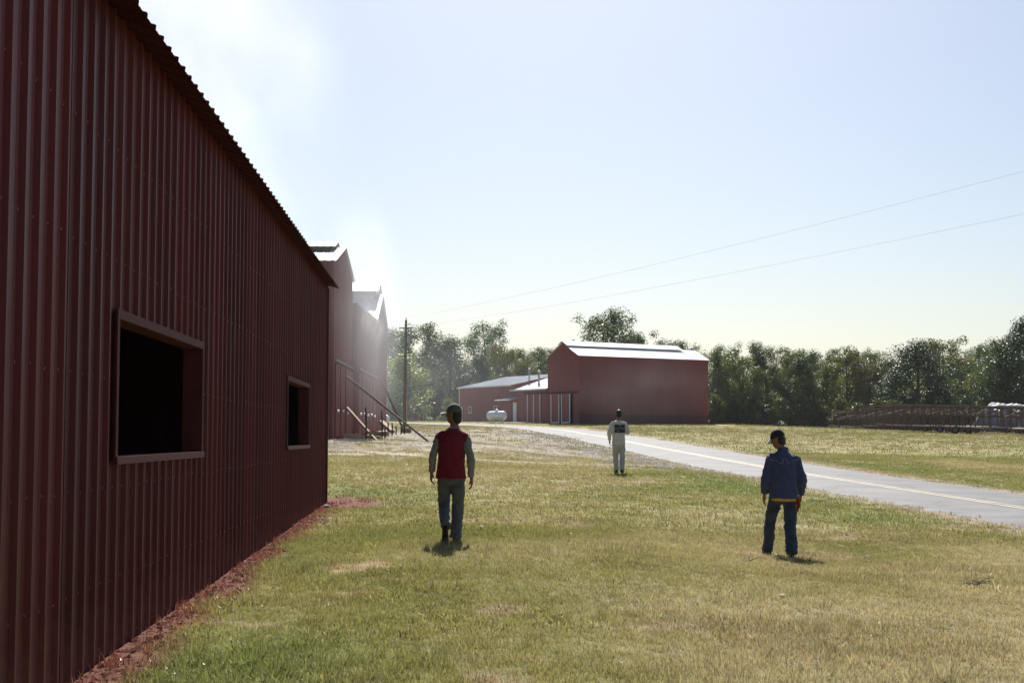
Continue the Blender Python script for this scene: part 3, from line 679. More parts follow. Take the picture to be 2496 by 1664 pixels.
# ------------------------------------------------------------------ smoke barns behind it
BM = -.01381; B0 = -6.296
def bx(y, out=0.0): return B0 + BM * y + out
def smoke_barns():
    nl = math.hypot(1, BM); DU = (BM / nl, 1 / nl); DN = (1 / nl, -BM / nl)
    # first barn
    y0, y1, ze, za = 56.0, 63.6, 8.56, 9.56; ym = (y0 + y1) / 2; x0 = bx(y0)
    zb = lambda y: tz(bx(y), y) - .15
    r = empty('smoke_barn', (x0, y0, tz(x0, y0))); tag(r, 'tall faded red smoke barn with vented ridge, just past the near barn', 'barn')
    g0 = r.location.z - .3
    ribbed_wall(r, 'gable_sheet', (x0, y0), DU, DN, y1 - y0, lambda u: 4.64, lambda u: ze + (za - ze) * (1 - abs(u - (y1 - y0) / 2) / ((y1 - y0) / 2)), M['kiln_red'], .028, breaks=[(y1 - y0) / 2])
    ribbed_wall(r, 'lower_board', (x0 + .012, y0), DU, DN, y1 - y0, lambda u: g0, lambda u: 4.62, M['kiln_low'], .022, shw=.61)
    ribbed_wall(r, 'front_sheet', (x0, y0), (-DN[0], -DN[1]), (-DU[0], -DU[1]), 13.0, lambda u: g0, lambda u: ze, M['kiln_red'], .028)
    ribbed_wall(r, 'rear_sheet', (bx(y1), y1), (-DN[0], -DN[1]), DU, 13.0, lambda u: g0, lambda u: ze, M['kiln_red'], .028)
    def roofs(r, y0, y1, ym, ze, za, L, ov=.12, mi=.22, mw=1.15, mz=.27, mh=.42):
        # main slopes
        rf = empty('roof'); rf.parent = r
        for (ya, s) in ((y0 - ov, 1), (y1 + ov, -1)):
            zz = ze - (za - ze) / (ym - y0) * ov + .02
            e0 = Vector((bx(ya) + .12, ya, zz)); e1 = e0 + Vector((-DN[0], -DN[1], 0)) * L; rr = Vector((bx(ym) + .12, ym, za + .02))
            ribbed_roof(rf, 'roof_sheet', e0, e1, rr, M['galv_dull'], .022)
        mn = empty('ridge_vent'); mn.parent = r
        st = -mi
        base = za - (za - ze) / (ym - y0) * (mw * .62)
        for s in (-1, 1):
            ya = ym + s * mw
            e0 = Vector((bx(ya) + st, ya, base + mz)); e1 = e0 + Vector((-DN[0], -DN[1], 0)) * (L - .5); rr = Vector((bx(ym) + st, ym, base + mz + mh))
            ribbed_roof(mn, 'vent_roof_sheet', e0, e1, rr, M['galv_dull'], .022)
        rl = Vector(r.location)
        mb = MB()
        for s in (-1, 1):
            ya = ym + s * mw * .62
            for k in range(int(L / 1.2)):
                p = Vector((bx(ya) + st - .25, ya, 0)) + Vector((-DN[0], -DN[1], 0)) * (k * 1.2) - rl
                zl = za - (za - ze) / (ym - y0) * (mw * .62)
                mb.beam((p.x, p.y, zl - rl.z - .1), (p.x, p.y, base + mz + .15 - rl.z), .05, .05)
        mb.build('vent_post', M['wood'], mn)
        t = MB(); a = Vector((bx(ym) + st - .02, ym, 0)) - rl
        t.add([(a.x, a.y - mw * .95, base + mz - rl.z), (a.x, a.y + mw * .95, base + mz - rl.z), (a.x, a.y, base + mz + mh - .02 - rl.z), (a.x - .04, a.y - mw * .95, base + mz - rl.z), (a.x - .04, a.y + mw * .95, base + mz - rl.z), (a.x - .04, a.y, base + mz + mh - .02 - rl.z)], [(0, 1, 2), (5, 4, 3)])
        t.build('vent_gable', M['kiln_red'], mn)
        q = MB(); zl = za - (za - ze) / (ym - y0) * (mw * .62)
        for s in (-1, 1):
            ya = ym + s * mw * .5
            c = Vector((bx(ya) + st - .3, ya, 0)) + Vector((-DN[0], -DN[1], 0)) * (L / 2 - .4) - rl
            q.box((c.x, c.y, (zl + base + mz) / 2 - rl.z + .08), (L - .8, .03, max(.16, base + mz - zl + .1)))
        q.build('vent_screen', M['galv_dull'], mn)
    roofs(r, y0, y1, ym, ze, za, 13.0, mw=1.35, mz=.12, mh=.36)
    ct = MB(); ct.beam((.015, -.012, -.2), (.015, -.012, ze - r.location.z), .09, .09); ct.build('corner_trim', M['white'] if False else M['kiln_red'], r)
    # second: long eaved section with leaking smoke
    a, b, zt = 63.62, 73.6, 7.58; xa = bx(a, .22)
    r2 = empty('smoke_barn', (xa, a, tz(xa, a))); tag(r2, 'lower long red smoke barn leaking smoke under its eave, between the two tall ones', 'barn')
    g2 = r2.location.z - .3
    ribbed_wall(r2, 'side_sheet', (xa, a), DU, DN, b - a, lambda u: 4.62, lambda u: zt, M['kiln_red'], .028)
    ribbed_wall(r2, 'lower_board', (xa + .012, a), DU, DN, b - a, lambda u: g2, lambda u: 4.60, M['kiln_low'], .022, shw=.61)
    ribbed_wall(r2, 'front_sheet', (xa, a), (-DN[0], -DN[1]), (-DU[0], -DU[1]), 3.0, lambda u: g2, lambda u: zt, M['kiln_red'], .028)
    MB().box((-2.9, (b - a) / 2, zt + .05 - r2.location.z), (6.0, b - a, .06), Matrix.Rotation(R(2), 3, 'Y')).build('roof', M['galv_dull'], r2)
    # third
    c0, c1, z3, a3 = 76.2, 84.4, 7.80, 9.62; cm = (c0 + c1) / 2; xc = bx(c0)
    r3 = empty('smoke_barn', (xc, c0, tz(xc, c0))); tag(r3, 'farthest tall red smoke barn with high open ridge vent, smoke rising from it', 'barn')
    g3 = r3.location.z - .3
    ribbed_wall(r3, 'gable_sheet', (xc, c0), DU, DN, c1 - c0, lambda u: g3, lambda u: z3 + (a3 - z3) * (1 - abs(u - (c1 - c0) / 2) / ((c1 - c0) / 2)), M['kiln_red'], .028, breaks=[(c1 - c0) / 2])
    ribbed_wall(r3, 'front_sheet', (xc, c0), (-DN[0], -DN[1]), (-DU[0], -DU[1]), 12.0, lambda u: g3, lambda u: z3, M['kiln_red'], .028)
    ribbed_wall(r3, 'rear_sheet', (bx(c1), c1), (-DN[0], -DN[1]), DU, 12.0, lambda u: g3, lambda u: z3, M['kiln_red'], .028)
    ribbed_wall(r3, 'link_sheet', (bx(b, .1), b), DU, DN, c0 - b, lambda u: g3, lambda u: 7.5, M['kiln_red'], .028)
    roofs(r3, c0, c1, cm, z3, a3, 12.0, mi=.05, mw=1.35, mz=.45, mh=.60)
    # long horizontal door rail over the first two barns
    def P(y, out, z, rt): return Vector((bx(y, out), y, z)) - Vector(rt.location)
    MB().beam(P(56.1, .09, 4.64, r), P(63.55, .09, 4.65, r), .06, .075).build('door_rail', M['pole_wood'], r)
    MB().beam(P(63.7, .33, 4.65, r2), P(73.5, .33, 4.65, r2), .06, .075).build('door_rail', M['pole_wood'], r2)
    # door leaves: proud boarded panels with battens
    for rt, ys in ((r, (56.7, 58.6, 60.6, 62.2)), (r2, (64.2, 66.1, 68.0, 69.9, 71.8))):
        for i, yy in enumerate(ys):
            o_ = .045 if rt is r else .265
            dl = MB(); g = tz(bx(yy), yy)
            for k in range(5):
                ya = yy + k * .30
                dl.beam(P(ya + .14, o_ + .012 * (k % 2), g + .12, rt), P(ya + .14, o_ + .012 * (k % 2), 4.5, rt), .29, .03, up=(1, 0, 0))
            dl.build('door', M['kiln_low'], rt)
            kb = MB(); p = P(yy + .3, o_ + .06, 2.62 + .05 * (i % 2), rt); kb.tube([p, p + Vector((.07, 0, 0))], .055, 8); kb.box(p + Vector((.02, -.12, 0)), (.03, .12, .05)); kb.build('latch', M['white'], rt)
    return r, r2, r3
smoke_barns()

# timber clutter in front of the smoke barns
def prop(name, a, b, w, h, mat, label, cat, grp=None):
    a = Vector(a); b = Vector(b); base = Vector(b)
    r = MB().beam(a - base, b - base, w, h); o = r.build(name, mat); o.location = base; tag(o, label, cat, grp); return o
prop('prop_pole', (-6.93, 59.2, 4.12), (-3.38, 58.6, tz(-3.38, 58.6) - .03), .075, .085, M['pole_wood'], 'long slanting timber pole propped on the smoke barn wall, reaching farthest into the yard', 'pole')
prop('prop_pole', (-7.10, 77.0, 4.72), (-5.62, 75.0, tz(-5.62, 75) - .03), .075, .085, M['pole_wood'], 'steep timber pole propped on the farthest smoke barn', 'pole')
prop('prop_timber', (-6.88, 59.4, 2.80), (-5.40, 57.0, tz(-5.4, 57) - .03), .09, .09, M['wood_brown'], 'short brown square timber leaning at the first smoke barn', 'timber')
for px_, py_, hh, lb in ((-5.74, 56.0, 1.30, 'dark steel post standing nearest in front of the smoke barns'), (-5.84, 64.0, 1.28, 'taller of the paired dark posts by the middle smoke barn'), (-5.76, 64.6, .45, 'short dark stake right beside the tall middle post'), (-5.92, 68.0, .62, 'first of two knee-high stakes past the middle post'), (-5.80, 68.9, .60, 'second of two knee-high stakes past the middle post'), (-5.70, 70.0, .42, 'leftmost of the three low stakes by the farthest prop'), (-5.50, 70.6, .34, 'middle one of the three low stakes by the farthest prop'), (-5.38, 71.2, .34, 'rightmost of the three low stakes by the farthest prop')):
    g = tz(px_, py_); o = MB().tube([(0, 0, -.2), (.01, 0, hh * .5), (-.02 if hh > 1 else 0, 0, hh)], [.035, .035, .03], 7).build('stake', M['dark_steel']); o.location = (px_, py_, g); tag(o, lb, 'stake', 'steel stakes in front of the smoke barns')
blk = [(-6.35, 56.6, .62, .24, .24, 'weathered timber block nearest the corner of the smoke barn'), (-6.15, 57.1, .45, .22, .20, 'timber block leaning beside the first block'), (-6.3, 60.5, 1.1, .26, .24, 'longest timber block lying under the smoke barn doors'), (-6.0, 62.5, .5, .25, .18, 'small timber offcut behind the leaning brown timber'), (-5.55, 74.6, .5, .3, .28, 'timber block at the foot of the far prop pole'), (-6.3, 67.5, .9, .3, .22, 'timber baulk by the paired stakes')]
for i, (xx, yy, lx, ly, lz, lb) in enumerate(blk):
    o = MB().box((0, 0, lz / 2), (lx, ly, lz)).build('timber_block', M['wood']); o.location = (xx, yy, tz(xx, yy) - .02); o.rotation_euler = (0, 0, random.uniform(-.5, .5)); tag(o, lb, 'timber', 'timber blocks along the smoke barns')
for i, (xx, yy, L, a, lb) in enumerate([(-6.1, 54.6, 1.5, .05, 'pale plank lying nearest on the yard'), (-6.2, 55.3, 1.2, -.1, 'pale plank lying just behind the nearest one'), (-6.45, 55.2, .5, .3, 'short pale board end against the first smoke barn')]):
    o = MB().box((0, 0, .03), (L, .2, .05)).build('plank', M['plank']); o.location = (xx, yy, tz(xx, yy)); o.rotation_euler = (0, 0, a); tag(o, lb, 'plank', 'planks on the yard')
o = MB().beam((-6.6, 72.0, tz(-6.6, 72) + .55), (-5.9, 70.4, tz(-5.9, 70.4) + .12), .22, .16).build('chute_board', M['wood']); tag(o, 'low sloping board box leaning out from the middle smoke barn', 'board')

# ------------------------------------------------------------------ far red barn with its two wings
ANG = R(33); LD = (math.cos(ANG), math.sin(ANG)); GD = (-math.sin(ANG), math.cos(ANG)); FC = (6.58, 140.0)
def fp(t, l=0.0): return (FC[0] + GD[0] * t + LD[0] * l, FC[1] + GD[1] * t + LD[1] * l)
def far_barn():
    W, L, ze = 5.42, 16.7, 9.62; nl_ = (-LD[0], -LD[1]); ng = (-GD[0], -GD[1])
    r = empty('red_barn', (FC[0], FC[1], 2.85)); tag(r, 'tall red barn across the road with glaring white roof', 'barn')
    rl = Vector(r.location); g = 2.55
    def prof(u):
        u2 = min(u, W - u); z = ze + .497 * min(u2, 1.95)
        if u2 > 1.95: z = 10.62 + (u2 - 1.95) * .55
        return z
    hd = 6.0
    ribbed_wall(r, 'gable_sheet', fp(0), GD, nl_, W, lambda u: hd, prof, M['far_red'], .03, breaks=[1.94, 1.96, W / 2, W - 1.96, W - 1.94])
    ribbed_wall(r, 'gable_sheet', fp(0), GD, nl_, .95, lambda u: g, lambda u: hd, M['far_red'], .03)
    ribbed_wall(r, 'gable_sheet', fp(4.75), GD, nl_, W - 4.75, lambda u: g, lambda u: hd, M['far_red'], .03)
    ribbed_wall(r, 'long_sheet', fp(0), LD, ng, L, lambda u: 3.85, lambda u: ze, M['far_red'], .03)
    ribbed_wall(r, 'base_sheet', (fp(0)[0] + GD[0] * .012, fp(0)[1] + GD[1] * .012), LD, ng, L, lambda u: g, lambda u: 3.86, M['far_base'], .03)
    ribbed_wall(r, 'end_sheet', fp(0, L), GD, LD, W, lambda u: g, prof, M['far_red'], .03, shw=2.8, breaks=[1.95, W / 2, W - 1.95])
    ribbed_wall(r, 'rear_sheet', fp(W), LD, GD, L, lambda u: g, lambda u: ze, M['far_red'], .03, shw=2.8)
    rf = empty('roof'); rf.parent = r
    def v3(t, l, z): return Vector((*fp(t, l), z))
    for t0, t1 in ((-.15, 2.2), (W + .15, W - 2.2)):
        z0 = ze - .07 + .03; z1 = z0 + .497 * 2.35
        ribbed_roof(rf, 'roof_sheet', v3(t0, -.12, z0), v3(t0, L + .12, z0), v3(t1, -.12, z1), M['galv'], .03)
    mn = empty('ridge_vent'); mn.parent = r
    for s in (1, -1):
        t0 = W / 2 - s * .98; 
        ribbed_roof(mn, 'vent_roof_sheet', v3(t0, -.14, 10.68), v3(t0, L - 1.9, 10.68), v3(W / 2, -.14, 11.18), M['galv'], .03)
    MB().box((0, 0, 0), (1.3, L - 2.6, .16), Matrix.Rotation(ANG - math.pi / 2, 3, 'Z')).build('vent_slit_shade', M['dark'], mn).location = v3(W / 2, (L - 1.9) / 2, 10.62) - rl  # black box painted as the shade inside the vent slit
    m2 = MB(); e = v3(W / 2, L - 1.95, 0) - rl; gd = Vector((GD[0], GD[1], 0)); ldv = Vector((LD[0], LD[1], 0))
    z = Vector((0, 0, 1)); vs = []
    for off in (0, .05):
        vs += [e + gd * -.9 + z * (10.4 - rl.z) + ldv * off, e + gd * .9 + z * (10.4 - rl.z) + ldv * off, e + gd * .9 + z * (10.69 - rl.z) + ldv * off, e + z * (11.14 - rl.z) + ldv * off, e - gd * .9 + z * (10.69 - rl.z) + ldv * off]
    m2.add(vs, [(0, 1, 2, 3, 4), (9, 8, 7, 6, 5)]); m2.build('vent_gable', M['far_red'], mn)
    out = Vector((nl_[0], nl_[1], 0))
    def P(t, o, z): return Vector((*fp(t), z)) + out * o - rl
    MB().beam(P(-.05, .10, 6.0), P(W + .1, .10, 6.0), .10, .22).build('door_track', M['dark_red_trim'], r)
    MB().beam(P(0, .02, 2.6), P(0, .02, 9.6), .12, .12).build('corner_trim', M['far_red2'], r)
    # two sliding doors with white edges, dark gap between
    MB().box(P(2.85, -.25, 4.4), (3.8, .04, 3.2), Matrix.Rotation(math.pi / 2 + ANG, 3, 'Z')).build('doorway_shade', M['dark'], r)  # black sheet, colour stands in for the shade behind the doors
    for (ta, tb) in ((1.42, 2.86), (3.30, 4.68)):
        dr = empty('sliding_door', P((ta + tb) / 2, .07, 2.95)); dr.parent = r
        def Q(t, o, z): return Vector((*fp(t), z)) + out * o - rl - Vector(dr.location)
        pm = MB(); nb = 6
        for k in range(nb):
            a = ta + (tb - ta) * k / nb; b = ta + (tb - ta) * (k + 1) / nb
            pm.beam(Q((a + b) / 2, .07 + .01 * (k % 2), 3.0), Q((a + b) / 2, .07 + .01 * (k % 2), 5.9), (b - a) * .98, .03, up=out)
        pm.build('door_panel', M['far_red2'], dr)
        for t in (ta, tb): MB().beam(Q(t, .10, 3.0), Q(t, .10, 5.85), .11, .04, up=out).build('edge_trim', M['white'], dr)
        MB().beam(Q(ta, .10, 3.02), Q(tb, .10, 3.02), .05, .12).build('edge_trim', M['white'], dr)
    # long wall base rail
    ngv = Vector((ng[0], ng[1], 0)); a = Vector((*fp(0, .1), 3.86)) + ngv * .05 - rl; b = Vector((*fp(0, L - .1), 3.86)) + ngv * .05 - rl
    MB().beam(a, b, .04, .07).build('base_rail', M['far_red'], r)
    # flat corrugated shape ends here; wings follow
    def wing(nm, label, ta, tb, ze, depth, slope, rmat, gz):
        q = empty(nm, (*fp(ta), gz)); tag(q, label, 'building'); ql = Vector(q.location)
        ribbed_wall(q, 'wall_sheet', fp(ta), GD, nl_, tb - ta, lambda u: gz - .4, lambda u: ze, M['far_red2'], .03)
        zr = ze + slope * depth
        for t, nrm in ((ta, (-GD[0], -GD[1])), (tb, GD)):
            ribbed_wall(q, 'end_sheet', fp(t), LD, nrm, depth * 2, lambda u: gz - .4, lambda u: ze + slope * min(u, 2 * depth - u), M['far_red2'], .03, breaks=[depth])
        ribbed_wall(q, 'rear_sheet', fp(ta, depth * 2), GD, LD, tb - ta, lambda u: gz - .4, lambda u: ze, M['far_red2'], .03, shw=2.7)
        rf = empty('roof'); rf.parent = q
        ov = .22
        e0 = Vector((*fp(ta - .12, -ov), ze - slope * ov + .05)); e1 = Vector((*fp(tb + .12, -ov), ze - slope * ov + .05)); rr = Vector((*fp(ta - .12, depth), zr + .05))
        ribbed_roof(rf, 'roof_sheet', e0, e1, rr, rmat, .025)
        e0 = Vector((*fp(ta - .12, 2 * depth + ov), ze - slope * ov + .05)); e1 = Vector((*fp(tb + .12, 2 * depth + ov), ze - slope * ov + .05))
        ribbed_roof(rf, 'roof_sheet', e0, e1, rr, rmat, .025)
        ea = Vector((*fp(ta - .12, -ov - .03), ze - slope * ov - .01)) - ql; eb = Vector((*fp(tb + .12, -ov - .03), ze - slope * ov - .01)) - ql
        MB().beam(ea, eb, .05, .13).build('fascia', M['white'], rf)
        return q, ql
    g2, g2l = wing('link_building', 'small red link building between the tall barn and the long shed', 5.46, 12.05, 6.52, 4.6, .30, M['grey_roof'], 3.10)
    g1, g1l = wing('long_shed', 'long low red metal shed behind the white gas tank', 12.10, 22.9, 7.06, 6.25, .207, M['grey_roof'], 3.20)
    def PP(ql, t, o, z): return Vector((*fp(t), z)) + out * o - ql
    def flatbox(parent, ql, nm, ta, tb, z0, z1, o, th, mat):
        return MB().beam(PP(ql, (ta + tb) / 2, o, z0), PP(ql, (ta + tb) / 2, o, z1), tb - ta, th, up=out).build(nm, mat, parent)
    # link building: white man-door, three white uprights, dark track
    d = flatbox(g2, g2l, 'door', 11.12, 11.74, 3.18, 5.20, .06, .06, M['white'])
    MB().tube([PP(g2l, 11.2, .10, 4.15), PP(g2l, 11.2, .16, 4.15)], .04, 8).build('handle', M['steel_grey'], d)
    MB().beam(PP(g2l, 5.5, .09, 6.06), PP(g2l, 9.6, .09, 6.06), .08, .20).build('door_track', M['dark_red_trim'], g2)
    flatbox(g2, g2l, 'sliding_door', 6.72, 8.96, 3.15, 5.95, .05, .05, M['far_red'])
    for t in (6.66, 7.85, 8.99): flatbox(g2, g2l, 'edge_trim', t - .045, t + .045, 3.15, 6.0, .11, .04, M['white'])
    # awning over the door
    aw = MB(); c0 = PP(g2l, 10.6, .02, 5.75); c1 = PP(g2l, 13.6, .02, 5.75); o2 = out * 1.25 + Vector((0, 0, -.30))
    aw.add([c0, c1, c1 + o2, c0 + o2] + [p + Vector((0, 0, -.07)) for p in (c0, c1, c1 + o2, c0 + o2)], [(0, 1, 2, 3), (7, 6, 5, 4), (0, 4, 5, 1), (1, 5, 6, 2), (2, 6, 7, 3), (3, 7, 4, 0)])
    aw.build('awning', M['grey_roof'], g2)
    # long shed: windows, white double door at far end, corner trim
    for ta, tb in ((20.2, 20.74), (14.96, 15.5)):
        w = empty('window', PP(g1l, ta, 0, 4.25)); w.parent = g1; wl = g1l + Vector(w.location)
        flatbox(w, wl, 'pane', ta, tb, 4.25, 4.86, .05, .03, M['glass'])
        for a, b, z0, z1 in ((ta - .06, ta, 4.19, 4.92), (tb, tb + .06, 4.19, 4.92), (ta, tb, 4.19, 4.25), (ta, tb, 4.86, 4.92)): flatbox(w, wl, 'frame', a, b, z0, z1, .06, .05, M['white'])
    d = flatbox(g1, g1l, 'door', 22.12, 22.50, 3.25, 4.90, .06, .05, M['white']); flatbox(g1, g1l, 'door', 22.56, 22.80, 3.25, 4.90, .06, .05, M['white'])
    for t, qq, ql in ((12.14, g1, g1l), (22.86, g1, g1l)): flatbox(qq, ql, 'corner_trim', t - .05, t + .05, 3.0, 6.98, .03, .06, M['far_red2'] if t < 13 else M['white'])
    # flue pipes
    for q, ql, t, l, z0, z1, rr in ((g1, g1l, 12.6, 2.55, 7.3, 8.75, .095), (g2, g2l, 9.3, 1.55, 6.8, 8.35, .10)):
        p = Vector((*fp(t, l), 0)) - ql
        fl = MB().tube([(p.x, p.y, z0 - ql.z), (p.x, p.y, z1 - ql.z)], rr, 10).build('flue_pipe', M['steel_grey'], q, True)
        MB().tube([(p.x, p.y, z1 - ql.z - .02), (p.x, p.y, z1 - ql.z + .12), (p.x, p.y, z1 - ql.z + .2)], [rr * 1.5, rr * 1.5, .03], 10).build('flue_cap', M['steel_grey'], fl)
        MB().tube([(p.x, p.y, z0 - ql.z), (p.x, p.y, z0 - ql.z + .35)], [rr * 2, rr * 1.05], 10).build('flashing', M['steel_grey'], fl)
    # paved strip in front of the link building
    mb = MB(); a = [Vector((*fp(t), 0)) + out * o for t, o in ((5.8, .3), (12.4, .3), (12.4, 3.2), (5.8, 3.0))]
    vs = [(p.x, p.y, tz(p.x, p.y) + .06) for p in a] + [(p.x, p.y, tz(p.x, p.y) - .2) for p in a]
    mb.add(vs, [(0, 1, 2, 3), (0, 4, 5, 1), (1, 5, 6, 2), (2, 6, 7, 3), (3, 7, 4, 0)])
    s = mb.build('concrete_apron', noisy('concrete_apron', (.40, .39, .36), (.5, .49, .46), scale=3, rough=.8)); s['kind'] = 'structure'
far_barn()

def gas_tank(loc, length, rad, ang, label):
    r = empty('gas_tank', loc, ang); tag(r, label, 'gas tank')
    h = .30 + rad; pts = []; rs = []; hl = length / 2
    for k in range(7):
        a = math.pi / 2 * k / 6; pts.append((-hl + rad * .75 * (1 - math.sin(a)) , 0, h)); rs.append(max(.01, rad * math.sin(a) if k else .02))
    pts = [(-hl + rad * .75 * (1 - math.cos(math.pi / 2 * k / 6)), 0, h) for k in range(7)]; rs = [max(.02, rad * math.sin(math.pi / 2 * k / 6)) for k in range(7)]
    pts2 = [(-p[0], 0, h) for p in reversed(pts)]; MB().tube(pts + pts2, rs + list(reversed(rs)), 20).build('vessel', M['tank'], r, True)
    for sx in (-1, 1):
        lg = MB()
        for sy in (-1, 1): lg.box((sx * hl * .5, sy * rad * .5, .2), (.09, .09, .44))
        lg.build('leg', M['tank'], r)
    MB().tube([(0, 0, h + rad - .03), (0, 0, h + rad + .13), (0, 0, h + rad + .17)], [.2, .2, .1], 12).build('dome', M['tank'], r, True)
gas_tank((-1.55, 145.0, tz(-1.55, 145) - .02), 2.35, .48, R(-38), 'white gas tank on legs in front of the long red shed')
gas_tank((-11.25, 120, tz(-11.25, 120) - .02), 1.9, .40, R(0), 'white gas tank half hidden behind the farthest smoke barn')

# dark shed under the trees by the road bend
def tree_shed():
    r = empty('small_shed', (-13.4, 172, tz(-13.4, 172))); tag(r, 'dark red shed under the trees beyond the road bend', 'shed'); gz = 0
    mb = MB(); mb.box((-.4, 1.5, .9), (3.0, 3.0, 2.2)); mb.build('wall', M['far_red'], r)
    mb = MB(); mb.add([(-2.1, -.3, 1.75), (1.3, -.3, 1.75), (1.3, 1.5, 2.35), (-2.1, 1.5, 2.35), (-2.1, 3.3, 1.9), (1.3, 3.3, 1.9), (-2.1, -.3, 1.68), (1.3, -.3, 1.68), (1.3, 1.5, 2.28), (-2.1, 1.5, 2.28), (-2.1, 3.3, 1.83), (1.3, 3.3, 1.83)], [(0, 1, 2, 3), (3, 2, 5, 4), (7, 6, 9, 8), (8, 9, 10, 11), (0, 6, 7, 1), (4, 5, 11, 10), (0, 3, 9, 6), (3, 4, 10, 9), (1, 7, 8, 2), (2, 8, 11, 5)]); mb.build('roof', M['wood'], r)
    MB().box((1.5, 1.2, .45), (1.2, 2.2, 1.1)).build('lean_to', M['far_red'], r)
    MB().box((1.55, 1.1, 1.05), (1.5, 2.5, .06), Matrix.Rotation(R(12), 3, 'Y')).build('lean_to_roof', M['wood'], r)
    for xx in (-.9, .1): MB().box((xx, -.02, .8), (.06, .06, 1.9)).build('post', M['wood'], r)
tree_shed()

# ------------------------------------------------------------------ utility pole and wires
def pole():
    x, y = -8.12, 108.0; g = tz(x, y)
    r = empty('utility_pole', (x, y, g)); tag(r, 'wooden utility pole with grey transformer beside the bright green tree', 'utility pole')
    MB().tube([(-.03, 0, -.5), (0, 0, 4), (.05, 0, 10.45 - g)], [.14, .12, .09], 12).build('shaft', M['pole_wood'], r, True)
    MB().beam((-.5, 0, 9.85 - g), (.6, 0, 9.85 - g), .08, .09).build('cross_arm', M['pole_wood'], r)
    t = MB().tube([(.25, -.05, 8.75 - g), (.25, -.05, 8.8 - g), (.25, -.05, 9.40 - g), (.25, -.05, 9.46 - g)], [.11, .15, .15, .08], 12).build('transformer', M['steel_grey'], r, True)
    MB().tube([(.25, -.05, 9.42 - g), (.25, -.05, 9.6 - g)], [.03, .02], 6).build('bushing', M['steel_grey'], t)
    MB().tube([(.05, 0, 10.4 - g), (.05, 0, 10.66 - g)], [.04, .03], 6).build('insulator', M['steel_grey'], r)
    MB().beam((.13, -.1, .1), (.13, -.1, 2.1), .09, .05).build('guard_strip', M['plank'], r)
    # wires pass the right edge of the view at about 40 m
    for a, q, lb in (((-8.07, 108, 10.64), (14.55, 40, 9.12), 'upper thin power wire running from the pole over the meadow'), ((-7.95, 108, 9.9), (14.52, 40, 7.9), 'lower thin power wire running from the pole over the meadow')):
        a = Vector(a); q = Vector(q); d = (q - a) / (1.0); pts = []
        for i in range(41):
            s = i / 40 * 1.25; p = a + d * s; p.z += -1.1 * (4 * (s / 1.0) * (1 - s)) * .25 if s <= 1 else .35 * (s - 1); pts.append(p)
        o = MB().tube(pts, .0045, 5).build('power_wire', M['wire']); tag(o, lb, 'wire')
pole()

# ------------------------------------------------------------------ tobacco rack wagons
def make_wagon():
    r = empty('rack_wagon', (0, 0, 0))
    L, Wd, H = 8.6, 2.2, 2.35
    # low long planks and beams
    for s in (-1, 1):
        MB().box((0, s * .62, .62), (L, .24, .07)).build('deck_plank', M['plank'], r)
        MB().box((0, s * .95, .50), (L, .07, .12)).build('side_beam', M['rust'], r)
    MB().box((0, 0, .62), (L, .24, .06)).build('deck_plank', M['plank'], r)
    for k in range(5): MB().box((-L / 2 + .4 + k * (L - .8) / 4, 0, .50), (.07, 1.9, .1)).build('cross_member', M['rust'], r)
    for k in range(5):
        x = -L / 2 + .3 + k * (L - .6) / 4
        for s in (-1, 1): MB().beam((x, s * .97, .45), (x, s * .97, H), .075, .075).build('post', M['rust'], r)
        MB().beam((x + .05, -1.2, H + .04), (x + .05, 1.2, H + .04), .06, .07).build('cross_arm', M['rust'], r)
        MB().beam((x - .55, -1.0, H - .75), (x + .35, 1.0, H - .15), .06, .07).build('diagonal_arm', M['rust_light'], r)
    for k in (0, 1.4, 2.6):
        x = -L / 2 + .9 + (k + .5) * (L - .6) / 4
        MB().beam((x - .62, -.97, H - .1), (x, -.97, .2), .06, .06).build('v_brace', M['rust'], r)
        MB().beam((x + .62, -.97, H - .1), (x, -.97, .2), .06, .06).build('v_brace', M['rust'], r)
    for q, yy in enumerate((-1.2, -.8, -.4, 0, .4, .8, 1.2)): MB().beam((-L / 2 - .9 + .25 * (q % 3), yy, H + .12), (L / 2 + .4 + .3 * (q % 2), yy, H + .12), .09, .08).build('top_rail', M['rust_light'], r)
    for yy in (-.98, .98): MB().beam((-L / 2, yy, H - .72), (L / 2, yy, H - .72), .06, .06).build('middle_rail', M['rust'], r)
    for sx in (L * .12, L * .30):
        for s in (-1, 1):
            w = empty('wheel', (sx, s * 1.02, .34)); w.parent = r
            pr = [(-.10, .20), (-.11, .29), (-.08, .335), (.08, .335), (.11, .29), (.10, .20)]
            n = 20; v = []; f = []
            for j in range(n):
                a = 2 * math.pi * j / n
                for (oy, rr) in pr: v.append((rr * math.cos(a), oy, rr * math.sin(a)))
            m_ = len(pr)
            for j in range(n):
                for i in range(m_): f.append((j * m_ + i, j * m_ + (i + 1) % m_, ((j + 1) % n) * m_ + (i + 1) % m_, ((j + 1) % n) * m_ + i))
            mesh_obj('tyre', v, f, M['rubber'], w, True)
            MB().tube([(0, -.07, 0), (0, .07, 0)], .205, 14).build('rim', M['rim'], w)
            MB().tube([(0, -.11, 0), (0, .11, 0)], .06, 8).build('hub', M['dark_steel'], w)
        MB().tube([(sx, -1.0, .34), (sx, 1.0, .34)], .045, 7).build('axle', M['dark_steel'], r)
    MB().beam((L / 2, 0, .5), (L / 2 + 1.5, 0, .35), .09, .09).build('draw_bar', M['rust'], r)
    return r
wag0 = make_wagon()
